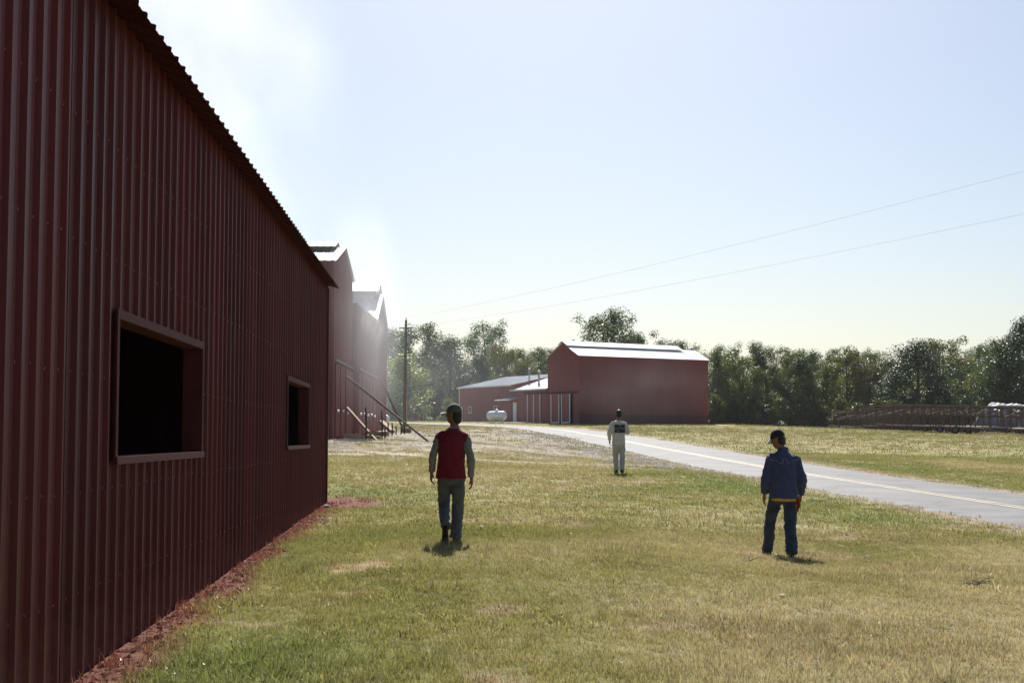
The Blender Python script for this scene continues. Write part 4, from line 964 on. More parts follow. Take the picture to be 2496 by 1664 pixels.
WAGS = [  # x, y, heading, label
    (44.8, 186, -58, 'rusty rack wagon farthest left, deepest in the row by the woods'),
    (44.2, 176, -57, 'second rusty rack wagon from the left end of the row'),
    (42.6, 166, -56, 'third rusty rack wagon from the left end of the row'),
    (42.3, 157, -55, 'fourth rusty rack wagon from the left end of the row'),
    (41.2, 147, -54, 'fifth rusty rack wagon, middle of the row'),
    (39.6, 137, -53, 'sixth rusty rack wagon, its left end nearest the lane'),
    (38.0, 127.5, -50, 'nearest rusty rack wagon of the left cluster, black wheels standing clear in the grass'),
    (43.4, 171, -60, 'rusty rack wagon squeezed between the second and third from the left'),
    (41.6, 151.5, -52, 'rusty rack wagon squeezed in left of the middle of the row'),
    (40.2, 132, -57, 'rusty rack wagon wedged behind the nearest one of the left cluster'),
    (47.0, 133, -45, 'rusty rack wagon turned slightly, just before the tarp'),
    (48.2, 140, -50, 'rusty rack wagon in front of the left part of the silver tarp'),
    (46.4, 126, -48, 'rusty rack wagon standing before the silver tarp at the right edge'),
    (45.2, 117, -46, 'closest rusty rack wagon, cut by the right edge of the picture'),
]
for i, (x, y, a, lb) in enumerate(WAGS):
    o = wag0 if i == 0 else copy_tree(wag0)
    dx, dy = math.cos(R(a)) * 3.5, math.sin(R(a)) * 3.5
    z1, z0 = tz(x + dx, y + dy), tz(x - dx, y - dy)
    o.location = (x, y, (z0 + z1) / 2); o.rotation_euler = (0, -math.atan2(z1 - z0, 7.0), R(a)); o.rotation_mode = 'XYZ'
    o.rotation_euler = Matrix.Rotation(R(a), 3, 'Z').to_4x4().to_euler()
    q = Matrix.Rotation(R(a + random.uniform(-3, 3)), 3, 'Z') @ Matrix.Rotation(-math.atan2(z1 - z0, 7.0) + R(random.uniform(-1.3, 1.3)), 3, 'Y') @ Matrix.Rotation(R(random.uniform(-3, 3)), 3, 'X'); o.rotation_euler = q.to_euler()
    tag(o, lb, 'wagon', 'rack wagons parked in the field')

def tarp():
    n, m_ = 110, 44; v = []; f = []
    for i in range(n):
        for j in range(m_):
            u = i / (n - 1); w = j / (m_ - 1); x = -5.5 + 11 * u; y = -1.8 + 3.6 * w
            h = 2.15 * (1 - abs(2 * w - 1) ** 4) ** .5 * (sm(0, .22, u) * sm(1, .85, u)) if 0 < w < 1 else 0
            v.append((x, y, h))
    a = np.array(v); k = fbm2(a[:, 0] * 1.3, a[:, 1] * 1.8 + a[:, 2], 5) - .5
    a[:, 2] = np.maximum(0, a[:, 2] * (1 + .3 * k) + .22 * k * (a[:, 2] > .1)); a[:, 1] += .3 * k
    for i in range(n - 1):
        for j in range(m_ - 1): f.append((i * m_ + j, i * m_ + j + 1, (i + 1) * m_ + j + 1, (i + 1) * m_ + j))
    o = mesh_obj('tarp_cover', a, f, M['tarp'], None, True); x, y = 55.0, 154; o.location = (x, y, tz(x, y) - .05); o.rotation_euler = (0, 0, R(-48)); o.scale = (1.1, 1, 1.45)
    tag(o, 'silver blue plastic tarp over a heap behind the wagons at right', 'tarp')
tarp()

# ------------------------------------------------------------------ trees
def leaf_material():
    m, nt, p = newmat('leaf')
    oi = N(nt, 'ShaderNodeObjectInfo'); av = N(nt, 'ShaderNodeAttribute', attribute_name='leaf')
    vm = N(nt, 'ShaderNodeVectorMath', operation='SCALE'); nt.links.new(oi.outputs['Color'], vm.inputs[0]); nt.links.new(av.outputs['Fac'], vm.inputs['Scale'])
    nt.links.new(vm.outputs[0], p.inputs['Base Color']); p.inputs['Roughness'].default_value = .45; p.inputs['Specular IOR Level'].default_value = .28
    tr = N(nt, 'ShaderNodeBsdfTranslucent')
    v2 = N(nt, 'ShaderNodeVectorMath', operation='MULTIPLY'); v2.inputs[1].default_value = (1.25, 1.45, .7); nt.links.new(vm.outputs[0], v2.inputs[0]); nt.links.new(v2.outputs[0], tr.inputs['Color'])
    mx = N(nt, 'ShaderNodeMixShader'); mx.inputs[0].default_value = .42
    nt.links.new(p.outputs[0], mx.inputs[1]); nt.links.new(tr.outputs[0], mx.inputs[2]); nt.links.new(mx.outputs[0], nt.nodes['Material Output'].inputs['Surface'])
    return m
LM = leaf_material()
M['bark'] = noisy('bark', (.07, .055, .042), (.13, .105, .08), scale=5, rough=.9, stretch=(4, 4, .6), bump=.4, bscale=20)
def tree_mesh(kind, seed, H, Wd, leaves, lobes, leaf=.23, low=.05):
    r = np.random.default_rng(seed); prof = {'oak': lambda t: np.sin(np.pi * np.clip(t * .90 + .10, 0, 1)) ** .55, 'tall': lambda t: (np.sin(np.pi * np.clip(t * .66 + .26, 0, 1)) ** .5), 'light': lambda t: np.sin(np.pi * np.clip(t * .72 + .20, 0, 1)) ** .5, 'willow': lambda t: np.sin(np.pi * np.clip(t * .8 + .2, 0, 1)) ** .5, 'bush': lambda t: np.sqrt(np.clip(1 - t * t, 0, 1))}[kind]
    lc = []; lr = []
    for i in range(lobes):
        t = (i + r.random()) / lobes; t = t ** .9
        rad = Wd / 2 * prof(t); a = r.uniform(0, 6.283); q = rad * r.uniform(.25, .86)
        z = H * (low + (1 - low) * t * .95)
        lc.append((q * math.cos(a), q * math.sin(a), z)); lr.append(Wd * r.uniform(.09, .20) * (1 - .30 * t) + .25)
    # a few spires that break the outline
    for i in range(max(2, lobes // 9)):
        a = r.uniform(0, 6.283); t = r.uniform(.62, 1.0); rad = Wd / 2 * prof(t) * r.uniform(.5, 1.12)
        lc.append((rad * math.cos(a), rad * math.sin(a), H * (low + (1 - low) * t * 1.0))); lr.append(Wd * r.uniform(.06, .10) + .15)
    lc = np.array(lc); lr = np.array(lr); w = lr ** 2; idx = r.choice(len(lc), leaves, p=w / w.sum())
    dirv = r.normal(size=(leaves, 3)); dirv /= np.linalg.norm(dirv, axis=1)[:, None]
    rad = lr[idx] * r.random(leaves) ** .45
    P = lc[idx] + dirv * rad[:, None] * np.array([1.0, 1.0, .82])
    if kind == 'willow': P[:, 2] -= np.abs(r.normal(0, .5, leaves))
    P[:, 2] = np.maximum(P[:, 2], .12)
    nrm = dirv * .95 + r.normal(size=(leaves, 3)) * .5 + np.array([0, 0, .35]); nrm /= np.linalg.norm(nrm, axis=1)[:, None]
    up = r.normal(size=(leaves, 3)); a = np.cross(nrm, up); a /= np.linalg.norm(a, axis=1)[:, None]; b = np.cross(nrm, a)
    s = leaf * r.uniform(.55, 1.25, leaves)[:, None] * .5; e = .62
    if kind == 'willow': e = .4
    V = np.stack([P - a * s, P + b * s * e, P + a * s, P - b * s * e], 1).reshape(-1, 3)
    F = np.arange(leaves * 4).reshape(-1, 4)
    me = bpy.data.meshes.new('crown_' + kind); me.from_pydata(V.tolist(), [], F.tolist()); me.update(); me.materials.append(LM)
    lobev = r.uniform(.72, 1.28, len(lc))[idx] * r.uniform(.7, 1.35, leaves)
    at = me.attributes.new('leaf', 'FLOAT', 'POINT'); at.data.foreach_set('value', np.repeat(lobev, 4).astype(np.float32))
    mb = MB(); tr = .018 * H + .05; top = Vector((r.normal(0, .2), r.normal(0, .2), H * .8))
    mid = Vector((r.normal(0, .25), r.normal(0, .25), H * .4))
    mb.tube([(0, 0, -.3), (mid * .4)[:], mid[:], ((mid + top) / 2)[:], top[:]], [tr * 1.25, tr, tr * .7, tr * .42, tr * .12], 9)
    for i in r.choice(len(lc), min(len(lc), 14), replace=False):
        e2 = Vector(lc[i]); z0 = max(H * .12, e2.z * r.uniform(.45, .7)); st = Vector((0, 0, 0)).lerp(mid, min(1, z0 / (H * .4))) if z0 < H * .4 else mid.lerp(top, (z0 - H * .4) / (H * .4))
        st.z = z0; md = st.lerp(e2, .55) + Vector((0, 0, .06 * H * r.uniform(-.5, .3)))
        mb.tube([st, md, e2], [tr * .38, tr * .24, .03], 5)
    tm = bpy.data.meshes.new('trunk_' + kind); tm.from_pydata([tuple(q) for q in mb.v], [], mb.f); tm.update(); tm.materials.append(M['bark'])
    return me, tm, H, Wd
TM = {'oak': [tree_mesh('oak', 1, 12.5, 10.0, 25000, 80), tree_mesh('oak', 2, 12.5, 9.2, 24000, 72)],
      'tall': [tree_mesh('tall', 3, 14, 9.4, 23000, 70), tree_mesh('tall', 4, 14, 9.0, 22000, 64), tree_mesh('tall', 9, 14, 10.0, 23000, 72)],
      'light': [tree_mesh('light', 5, 11, 8.6, 21000, 62, .23, .04), tree_mesh('light', 6, 11, 8.2, 21000, 58, .23, .04)],
      'willow': [tree_mesh('willow', 7, 9, 6.0, 9000, 46, .30, .08)],
      'bush': [tree_mesh('bush', 8, 2.6, 4.0, 2600, 16, .26, .05), tree_mesh('bush', 10, 3.0, 3.6, 2600, 16, .26, .05)]}
CL = {'oak': (.042, .064, .022), 'tall': (.058, .080, .028), 'light': (.100, .112, .026), 'willow': (.20, .215, .048), 'bush': (.060, .078, .026)}
tcount = {}
def tree(nm, x, y, ztop, w, kind, label, group, col=None, grow=1.5):
    k = tcount.get(kind, 0); tcount[kind] = k + 1
    cm, tm, H, Wd = TM[kind][k % len(TM[kind])]
    g = tz(x, y); r = empty(nm, (x, y, g), random.uniform(0, 6.28)); tag(r, label, 'bush' if kind == 'bush' else 'tree', group)
    sz = (ztop - g) / H; sx = max(w * grow / Wd, sz * random.uniform(.86, 1.08)) if kind != 'bush' else w / Wd
    for n_, m_ in (('trunk', tm), ('crown', cm)):
        o = bpy.data.objects.new(n_, m_); COL.objects.link(o); o.parent = r; o.scale = (sx, sx, sz)
        c = col or CL[kind]; j = random.uniform(.85, 1.15); h = random.uniform(-.12, .12)
        o.color = (c[0] * j * (1 + h), c[1] * j, c[2] * j * (1 - h), 1)
    return r
GW = 'trees of the wood edge'
TREES = [
 ("tree", -17.41, 215, 17.86, 3.8, "tall", 'hazy tree rising left of the utility pole top', None),
 ("tree", -13.37, 210, 18.27, 4.7, "tall", 'hazy tall tree just right of the utility pole top', None),
 ("tree", -8.41, 190, 14.97, 7.7, "oak", 'broad rounded hazy tree behind the man in the red vest', None),
 ("tree", -3.92, 215, 19.04, 5.5, "tall", 'tallest open-crowned tree behind the long red shed', None),
 ("tree", -0.75, 200, 14.23, 3.6, "light", 'yellowish tree right of the tallest tree behind the long shed', None),
 ("tree", -4.3, 186, 12.22, 4.6, "oak", 'lower dark tree at the roof of the long red shed', None),
 ("tree", 1.68, 215, 14.87, 3.6, "tall", 'slender tree above the flue pipes', None),
 ("tree", 4.16, 215, 14.99, 3.4, "tall", 'slender tree just left of the tall red barn gable', None),
 ("tree", 6.01, 210, 14.86, 3.0, "tall", 'tree touching the left slope of the tall red barn gable', None),
 ("tree", 2.54, 200, 12.09, 4.2, "light", 'lighter low tree behind the link building roof', None),
 ("tree", -18.09, 200, 13.36, 4.0, "oak", 'dark tree beside the farthest smoke barn wall', None),
 ("leafy_tree", -12.97, 172, 11.96, 5.4, "willow", 'bright yellow-green tree between smoke barn and utility pole', None),
 ("tree", 14.98, 225, 21.75, 8.8, "tall", 'large open tree towering over the white barn roof', None),
 ("tree", 20.42, 230, 18.72, 2.5, "tall", 'small treetop right beside the large tree over the barn roof', None),
 ("tree", 24.93, 235, 17.67, 2.3, "tall", 'tiny treetop showing over the middle of the barn roof', None),
 ("tree", 28.33, 235, 17.39, 2.7, "tall", 'tiny treetop showing over the right part of the barn roof', None),
 ("tree", 30.44, 215, 14.74, 3.1, "tall", 'tree directly at the right end of the tall red barn', None),
 ("tree", 33.07, 220, 15.94, 3.7, "tall", 'taller open tree a little right of the red barn end', None),
 ("tree", 33.61, 210, 13.71, 4.0, "light", 'rounded lighter tree in front of the open tree right of the barn', None),
 ("tree", 38.53, 215, 15.99, 5.7, "tall", 'tall grey-green tree with whippy top midway between barn and wagons', None),
 ("tree", 43.24, 222, 15.3, 4.5, "light", 'yellow-green tree right of the whippy-topped tree', None),
 ("tree", 43.29, 212, 13.33, 4.3, "oak", 'dark tree above the left end of the wagon row', None),
 ("tree", 52.88, 250, 16.66, 4.0, "oak", 'left one of two round dark treetops in the back', None),
 ("tree", 57.62, 255, 17.11, 4.3, "oak", 'right one of two round dark treetops in the back', None),
 ("tree", 54.1, 230, 15.86, 5.7, "light", 'rounded yellow-green tree over the left wagons', (.098, .096, .020)),
 ("tree", 47.44, 215, 12.75, 4.6, "light", 'lower green tree over the left tip of the wagons', None),
 ("tree", 63.36, 255, 16.74, 2.9, "tall", 'thin back treetop left of the big dark oak', None),
 ("tree", 65.88, 255, 17.19, 3.2, "tall", 'pointed back treetop touching the big dark oak', None),
 ("tree", 57.97, 225, 13.66, 6.5, "light", 'autumn yellow tree beside the big dark oak', (.125, .098, .022)),
 ("tree", 59.29, 208, 15.7, 9.0, "oak", 'big broad dark oak standing over the wagons', (.020, .034, .013)),
 ("tree", 71.34, 235, 17.67, 6.0, "light", 'tall yellow-green tree right behind the big dark oak', None),
 ("tree", 70.16, 222, 14.14, 5.9, "light", 'yellow-tinged tree over the right wagons', (.105, .094, .022)),
 ("tree", 81.8, 250, 17.97, 3.2, "tall", 'left one of two slim back treetops near the right edge', None),
 ("tree", 82.42, 245, 17.28, 3.7, "tall", 'right one of two slim back treetops near the right edge', None),
 ("tree", 71.42, 215, 13.5, 5.2, "light", 'low yellow-green tree above the silver tarp', None),
 ("tree", 72.47, 200, 18.41, 8.1, "oak", 'tallest dark tree at the right edge of the picture', (.022, .036, .014)),
 ("tree", 71.12, 205, 15.67, 4.5, "oak", 'dark tree just left of the tall tree at the right edge', None),
 ("tree", 81.52, 210, 17.6, 6.7, "oak", 'dark tree beyond the right edge tree', None)]
for t in TREES: tree(t[0], t[1], t[2], t[3], t[4], t[5], t[6], GW, t[7])
tree('bush', -7.6, 168, tz(-7.6, 168) + 2.6, 3.4, 'bush', 'yellow-green bush by the road behind the capped man', None, (.105, .12, .028))
tree('bush', -3.2 - 8.2, 177, tz(-11.4, 177) + 2.2, 3.2, 'bush', 'dark bush at the right side of the small shed', None)
for x in (90, 97, 104, 112, 120, 129, 138, 148):
    yy = 206 + random.uniform(-6, 10)
    tree('tree', x, yy, tz(x, yy) + random.uniform(11, 15), 7.5, random.choice(['oak', 'tall', 'light']), 'tree continuing the wood beyond the right edge of the picture', 'trees beyond the right edge')
# rows that close the wood
for x in np.arange(-26, 100, 3.6):
    yy = 262 + random.uniform(-8, 14); xx = x * 1.12 + random.uniform(-1.5, 1.5)
    tree('tree', xx, yy, tz(xx, yy) + random.uniform(10.8, 13.4), 6.5, random.choice(['oak', 'tall', 'light']), 'tree of the back row, seen only through gaps of the wood edge', 'back row of the wood', None, 1.35)
for x in np.arange(24, 84, 2.6):
    yy = 202 + random.uniform(-2, 5); xx = x * yy / 205
    tree('bush', xx, yy, tz(xx, yy) + random.uniform(2.6, 5.2), random.uniform(3.6, 5.0), 'bush', 'bush at the foot of the wood right of the red barn', 'bushes along the right wood edge', random.choice([None, (.075, .080, .020), (.035, .05, .018)]))
for x in np.arange(-20, 10, 2.6):
    yy = 183 + random.uniform(-3, 6)
    tree('bush', x, yy, tz(x, yy) + random.uniform(3.0, 6.0), random.uniform(3.6, 5.0), 'bush', 'bush at the foot of the wood behind the long shed', 'bushes along the left wood edge', random.choice([None, (.06, .066, .02), (.035, .05, .018)]))

# ------------------------------------------------------------------ people
def loft(sections, n=22):
    """sections: (centre, rx, ry, tangent-frame (X, Y)) -> closed verts, faces"""
    v = []; f = []
    for (c, rx, ry, X, Y) in sections:
        c = Vector(c); X = Vector(X); Y = Vector(Y)
        for j in range(n):
            a = 2 * math.pi * j / n; v.append(c + X * (rx * math.cos(a)) + Y * (ry * math.sin(a)))
    k = len(sections)
    for i in range(k - 1):
        for j in range(n): f.append((i * n + j, i * n + (j + 1) % n, (i + 1) * n + (j + 1) % n, (i + 1) * n + j))
    f.append(tuple(range(n - 1, -1, -1))); f.append(tuple((k - 1) * n + j for j in range(n)))
    return v, f
def limb(pts, rad, steps=5, n=18):
    """pts joints, rad per joint r or (rx, ry); smooth tapered limb"""
    P = np.array([list(p) for p in pts], float); Rr = np.array([(q, q) if not isinstance(q, tuple) else q for q in rad], float)
    C = catmull(np.concatenate([P, Rr], 1), steps); S = []
    for i in range(len(C)):
        t = Vector(C[min(i + 1, len(C) - 1), :3] - C[max(i - 1, 0), :3]).normalized()
        X = Vector((1, 0, 0)); X = (X - t * X.dot(t))
        if X.length < .2: X = Vector((0, 0, 1)) - t * t.z
        X.normalize(); Y = t.cross(X)
        S.append((C[i, :3], C[i, 3], C[i, 4], X, Y))
    return loft(S, n)
def torso(rows, n=28):
    """rows: (x, y, z, rx, ry) bottom to top"""
    C = catmull([np.array(r, float) for r in rows], 5)
    return loft([((c[0], c[1], c[2]), c[3], c[4], (1, 0, 0), (0, 1, 0)) for c in C], n)
def solid(parts, vox, smooth=4, wrinkle=0.0, wscale=(9, 9, 5), seed=0):
    v = []; f = []
    for pv, pf in parts:
        b = len(v); v += [tuple(q) for q in pv]; f += [tuple(i + b for i in q) for q in pf]
    me = bpy.data.meshes.new('tmp'); me.from_pydata(v, [], f); me.update()
    bm = bmesh.new(); bm.from_mesh(me); bmesh.ops.recalc_face_normals(bm, faces=bm.faces); bm.to_mesh(me); bm.free()
    o = bpy.data.objects.new('tmp', me); COL.objects.link(o)
    md = o.modifiers.new('r', 'REMESH'); md.mode = 'VOXEL'; md.voxel_size = vox
    if smooth:
        s = o.modifiers.new('s', 'SMOOTH'); s.iterations = smooth; s.factor = .5
    dg = bpy.context.evaluated_depsgraph_get(); dg.update()
    out = bpy.data.meshes.new_from_object(o.evaluated_get(dg))
    bpy.data.objects.remove(o); bpy.data.meshes.remove(me)
    if wrinkle:
        n = len(out.vertices); co = np.empty(n * 3); out.vertices.foreach_get('co', co); co = co.reshape(-1, 3)
        no = np.empty(n * 3); out.vertices.foreach_get('normal', no); no = no.reshape(-1, 3)
        w = np.array(wscale); q = co + seed * 3.7
        a = vn3(q * w + np.array([0, 0, 0])); b = vn3((q @ np.array([[.8, 0, .6], [0, 1, 0], [-.6, 0, .8]])) * w * 2.1 + 9)
        d = (a - .5) * 1.0 + (np.abs(b - .5) * 2 - .5) * .55
        co = co + no * (d * wrinkle)[:, None]; out.vertices.foreach_set('co', co.ravel()); out.update()
    out.polygons.foreach_set('use_smooth', [True] * len(out.polygons))
    return out
def mesh_child(name, me, mat, parent, M4=None):
    me.name = name; me.materials.clear(); me.materials.append(mat)
    o = bpy.data.objects.new(name, me); COL.objects.link(o); o.parent = parent
    if M4 is not None: o.matrix_local = M4
    return o
def xf(part, M4): return ([M4 @ Vector(p) for p in part[0]], part[1])
def sphere(c, r, nu=18, nv=12):
    S = []
    for k in range(nv + 1):
        a = -math.pi / 2 + math.pi * k / nv; S.append(((c[0], c[1], c[2] + r[2] * math.sin(a)), max(.0005, r[0] * math.cos(a)), max(.0005, r[1] * math.cos(a)), (1, 0, 0), (0, 1, 0)))
    return loft(S, nu)
def head_parts():
    """face looks along +Y, origin at neck base, chin at z .06, crown z .30"""
    P = [sphere((0, -.008, .205), (.077, .097, .103)), sphere((0, .030, .135), (.060, .066, .080)), sphere((0, .064, .100), (.034, .030, .030)),
         limb([(0, -.012, -.06), (0, -.004, .03), (0, .01, .12)], [.062, .057, .055]),
         limb([(0, .088, .205), (0, .108, .172), (0, .100, .155)], [.009, .016, .013]), sphere((0, .093, .122), (.026, .014, .011)), sphere((0, .083, .218), (.055, .020, .014))]
    for s in (-1, 1):
        P.append(sphere((s * .078, -.004, .175), (.012, .024, .034))); P.append(sphere((s * .031, .076, .19), (.016, .013, .011)))
    return P
def hand_parts(wr, dirv, side, curl=.5, thumb_in=1):
    """relaxed hand hanging from wrist wr along dirv; side = +1 for the right hand"""
    d = Vector(dirv).normalized(); fwd = Vector((0, 1, 0)); fwd = (fwd - d * fwd.dot(d)).normalized(); inn = d.cross(fwd) * (1 if side > 0 else -1)
    if inn.x * side > 0: inn = -inn
    w = Vector(wr); P = []
    P.append(limb([w - d * .03, w + d * .02, w + d * .06, w + d * .092], [(.022, .027), (.020, .034), (.019, .040), (.015, .038)]) if False else limb_f([w - d * .03, w + d * .02, w + d * .06, w + d * .092], [(.023, .029), (.021, .037), (.020, .045), (.017, .043)], inn, fwd))
    for k, (o, L) in enumerate(((.033, .080), (.011, .088), (-.012, .083), (-.033, .064))):
        b = w + d * .080 + fwd * o; c = curl * (1 + .15 * k)
        p1 = b + d * L * .45 + inn * L * .10 * c; p2 = p1 + (d * math.cos(.8 * c) + inn * math.sin(.8 * c)) * L * .32; p3 = p2 + (d * math.cos(1.5 * c) + inn * math.sin(1.5 * c)) * L * .28
        P.append(limb([b, p1, p2, p3], [.0112, .0108, .010, .0085], 3, 10))
    b = w + d * .022 + fwd * .028 + inn * .006
    P.append(limb([b, b + d * .030 + fwd * .020 + inn * .012, b + d * .058 + fwd * .024 + inn * .024, b + d * .078 + fwd * .020 + inn * .030], [.013, .0115, .0105, .008], 3, 10))
    return P
def limb_f(pts, rad, X, Y):
    C = catmull([np.array([*p, *q]) for p, q in zip(pts, rad)], 4)
    return loft([(c[:3], c[3], c[4], X, Y) for c in C], 16)
def shoe_part(M4, L=.285):
    S = []
    for y, w, h, z0 in ((-.075, .020, .055, .03), (-.07, .033, .085, .0), (-.03, .038, .105, 0), (.03, .040, .10, 0), (.08, .045, .075, 0), (.14, .049, .058, 0), (.18, .044, .05, 0), (.205, .030, .04, .004), (.212, .012, .02, .012)):
        S.append((y, w, h, z0))
    v = []; f = []; n = 16
    for (y, w, h, z0) in S:
        for j in range(n):
            a = 2 * math.pi * j / n; z = math.sin(a); x = math.cos(a)
            x = math.copysign(abs(x) ** .7, x); z = math.copysign(abs(z) ** .7, z)
            v.append(Vector((x * w, y, z0 + (h - z0) * (z * .5 + .5))))
    for i in range(len(S) - 1):
        for j in range(n): f.append((i * n + j, i * n + (j + 1) % n, (i + 1) * n + (j + 1) % n, (i + 1) * n + j))
    f.append(tuple(range(n - 1, -1, -1))); f.append(tuple((len(S) - 1) * n + j for j in range(n)))
    return xf((v, f), M4)
def person(loc, label, J, clothes, head_yaw, head_pitch, head_roll, headpos, size=.985):
    """J: joints dict. builds body as one mesh and clothing children"""
    HM = Matrix.Translation(headpos) @ Matrix.Rotation(head_yaw, 4, 'Z') @ Matrix.Rotation(head_pitch, 4, 'X') @ Matrix.Rotation(head_roll, 4, 'Y')
    parts = [xf(p, HM) for p in head_parts()]
    hip, ch = J['hip'], J['chest']
    parts.append(torso([(hip[0], hip[1], .80, .115, .080), (hip[0], hip[1], .92, .125, .082), ((hip[0] + ch[0]) / 2, (hip[1] + ch[1]) / 2, 1.10, .112, .078), (ch[0], ch[1], 1.28, .125, .082), (ch[0], ch[1], 1.37, .105, .065), (headpos[0], headpos[1] - .01, headpos[2] - .03, .06, .06)]))
    for s in ('l', 'r'):
        sh, el, wr = J['sh_' + s], J['el_' + s], J['wr_' + s]
        parts.append(limb([(sh[0] * .6, sh[1], sh[2] - .02), sh, el, wr], [.036, .036, .031, .025]))
        d = Vector(wr) - Vector(el)
        if 'hd_' + s in J: d = Vector(J['hd_' + s])
        parts += hand_parts(wr, d, 1 if s == 'r' else -1, J.get('curl_' + s, .7))
        kn, an, hp = J['kn_' + s], J['an_' + s], J['hp_' + s]
        parts.append(limb([hp, kn, an], [.070, .046, .034]))
    me = solid(parts, .0075, 2)
    me.name = 'person'; me.materials.clear(); me.materials.append(M['skin'])
    o = bpy.data.objects.new('person', me); COL.objects.link(o); o.location = loc; o.scale = (size, size, size); tag(o, label, 'person')
    for nm, fn, mat in clothes(J, HM): 
        c = mesh_child(nm, fn, M[mat], o)
    return o
def cap_parts(HM, brim_len=.105, brim_tilt=.0):
    crown = []
    for k in range(9):
        a = math.pi / 2 * k / 8; crown.append(((0, -.006, .205 + .118 * math.sin(a)), max(.004, .090 * math.cos(a) ** .75), max(.004, .108 * math.cos(a) ** .75), (1, 0, 0), (0, 1, 0)))
    cr = xf(loft(crown, 24), HM)
    v = []; f = []; n = 14
    for z in (.004, -.008):
        for k in range(n):
            a = math.pi * (k / (n - 1)); x = -.085 * math.cos(a); 
            v.append(Vector((x, .070 + .018 * math.sin(a), .214 + z - .012 * math.cos(a) ** 2))); v.append(Vector((x * .92, .085 + brim_len * math.sin(a) ** .6, .212 + z - brim_tilt - .035 * math.cos(a) ** 2)))
    m = 2 * n
    for k in range(n - 1):
        f.append((2 * k, 2 * k + 1, 2 * k + 3, 2 * k + 2)); f.append((m + 2 * k + 2, m + 2 * k + 3, m + 2 * k + 1, m + 2 * k)); f.append((2 * k + 1, m + 2 * k + 1, m + 2 * k + 3, 2 * k + 3)); f.append((2 * k, 2 * k + 2, m + 2 * k + 2, m + 2 * k))
    br = xf((v, f), HM)
    return cr, br
def to_mesh(part, smooth=True):
    me = bpy.data.meshes.new('part'); me.from_pydata([tuple(p) for p in part[0]], [], part[1]); me.update()
    if smooth: me.polygons.foreach_set('use_smooth', [True] * len(me.polygons))
    return me
def leg_cloth(hp, kn, an, r=(.105, .078, .066, .070)):
    k2 = Vector(kn).lerp(Vector(an), .5)
    return limb([Vector(hp) + Vector((0, 0, .03)), Vector(hp).lerp(Vector(kn), .5), kn, k2, Vector(an) - (Vector(kn) - Vector(an)).normalized() * .035], [r[0], (r[0] + r[1]) * .5, r[1], (r[1] + r[2]) * .5, r[3]])
def sleeve(sh, el, wr, r=(.072, .062, .047), frac=.97):
    w = Vector(el).lerp(Vector(wr), frac); e1 = Vector(sh).lerp(Vector(el), .5); e2 = Vector(el).lerp(w, .5)
    return limb([Vector((sh[0] * .55, sh[1], sh[2] + .022)), sh, e1, el, e2, w], [r[0] * .95, r[0], (r[0] + r[1]) * .5, r[1], (r[1] + r[2]) * .5, r[2]])
def pockets(jeans, xs, z0, w=.135, h=.15):
    out = []
    for x in xs:
        nx, nz = 6, 6; P = [(x - w / 2 + w * i / (nx - 1), z0 + h * k / (nz - 1) + (.018 * abs(2 * i / (nx - 1) - 1) if k == 0 else 0)) for k in range(nz) for i in range(nx)]
        q = stick_on(jeans, P, .005)
        if all(p is not None for p in q):
            out.append(to_mesh((q, [(k * nx + i, k * nx + i + 1, (k + 1) * nx + i + 1, (k + 1) * nx + i) for k in range(nz - 1) for i in range(nx - 1)])))
    return out
def stick_on(me, pts, lift=.003):
    """drop (x,z) points on the back of a garment mesh, seen from -Y"""
    bvh = BVHTree.FromPolygons([v.co.copy() for v in me.vertices], [tuple(p.vertices) for p in me.polygons])
    out = []
    for x, z in pts:
        h = bvh.ray_cast(Vector((x, -2, z)), Vector((0, 1, 0)))
        out.append(h[0] + Vector((0, -lift, 0)) if h[0] is not None else None)
    return out

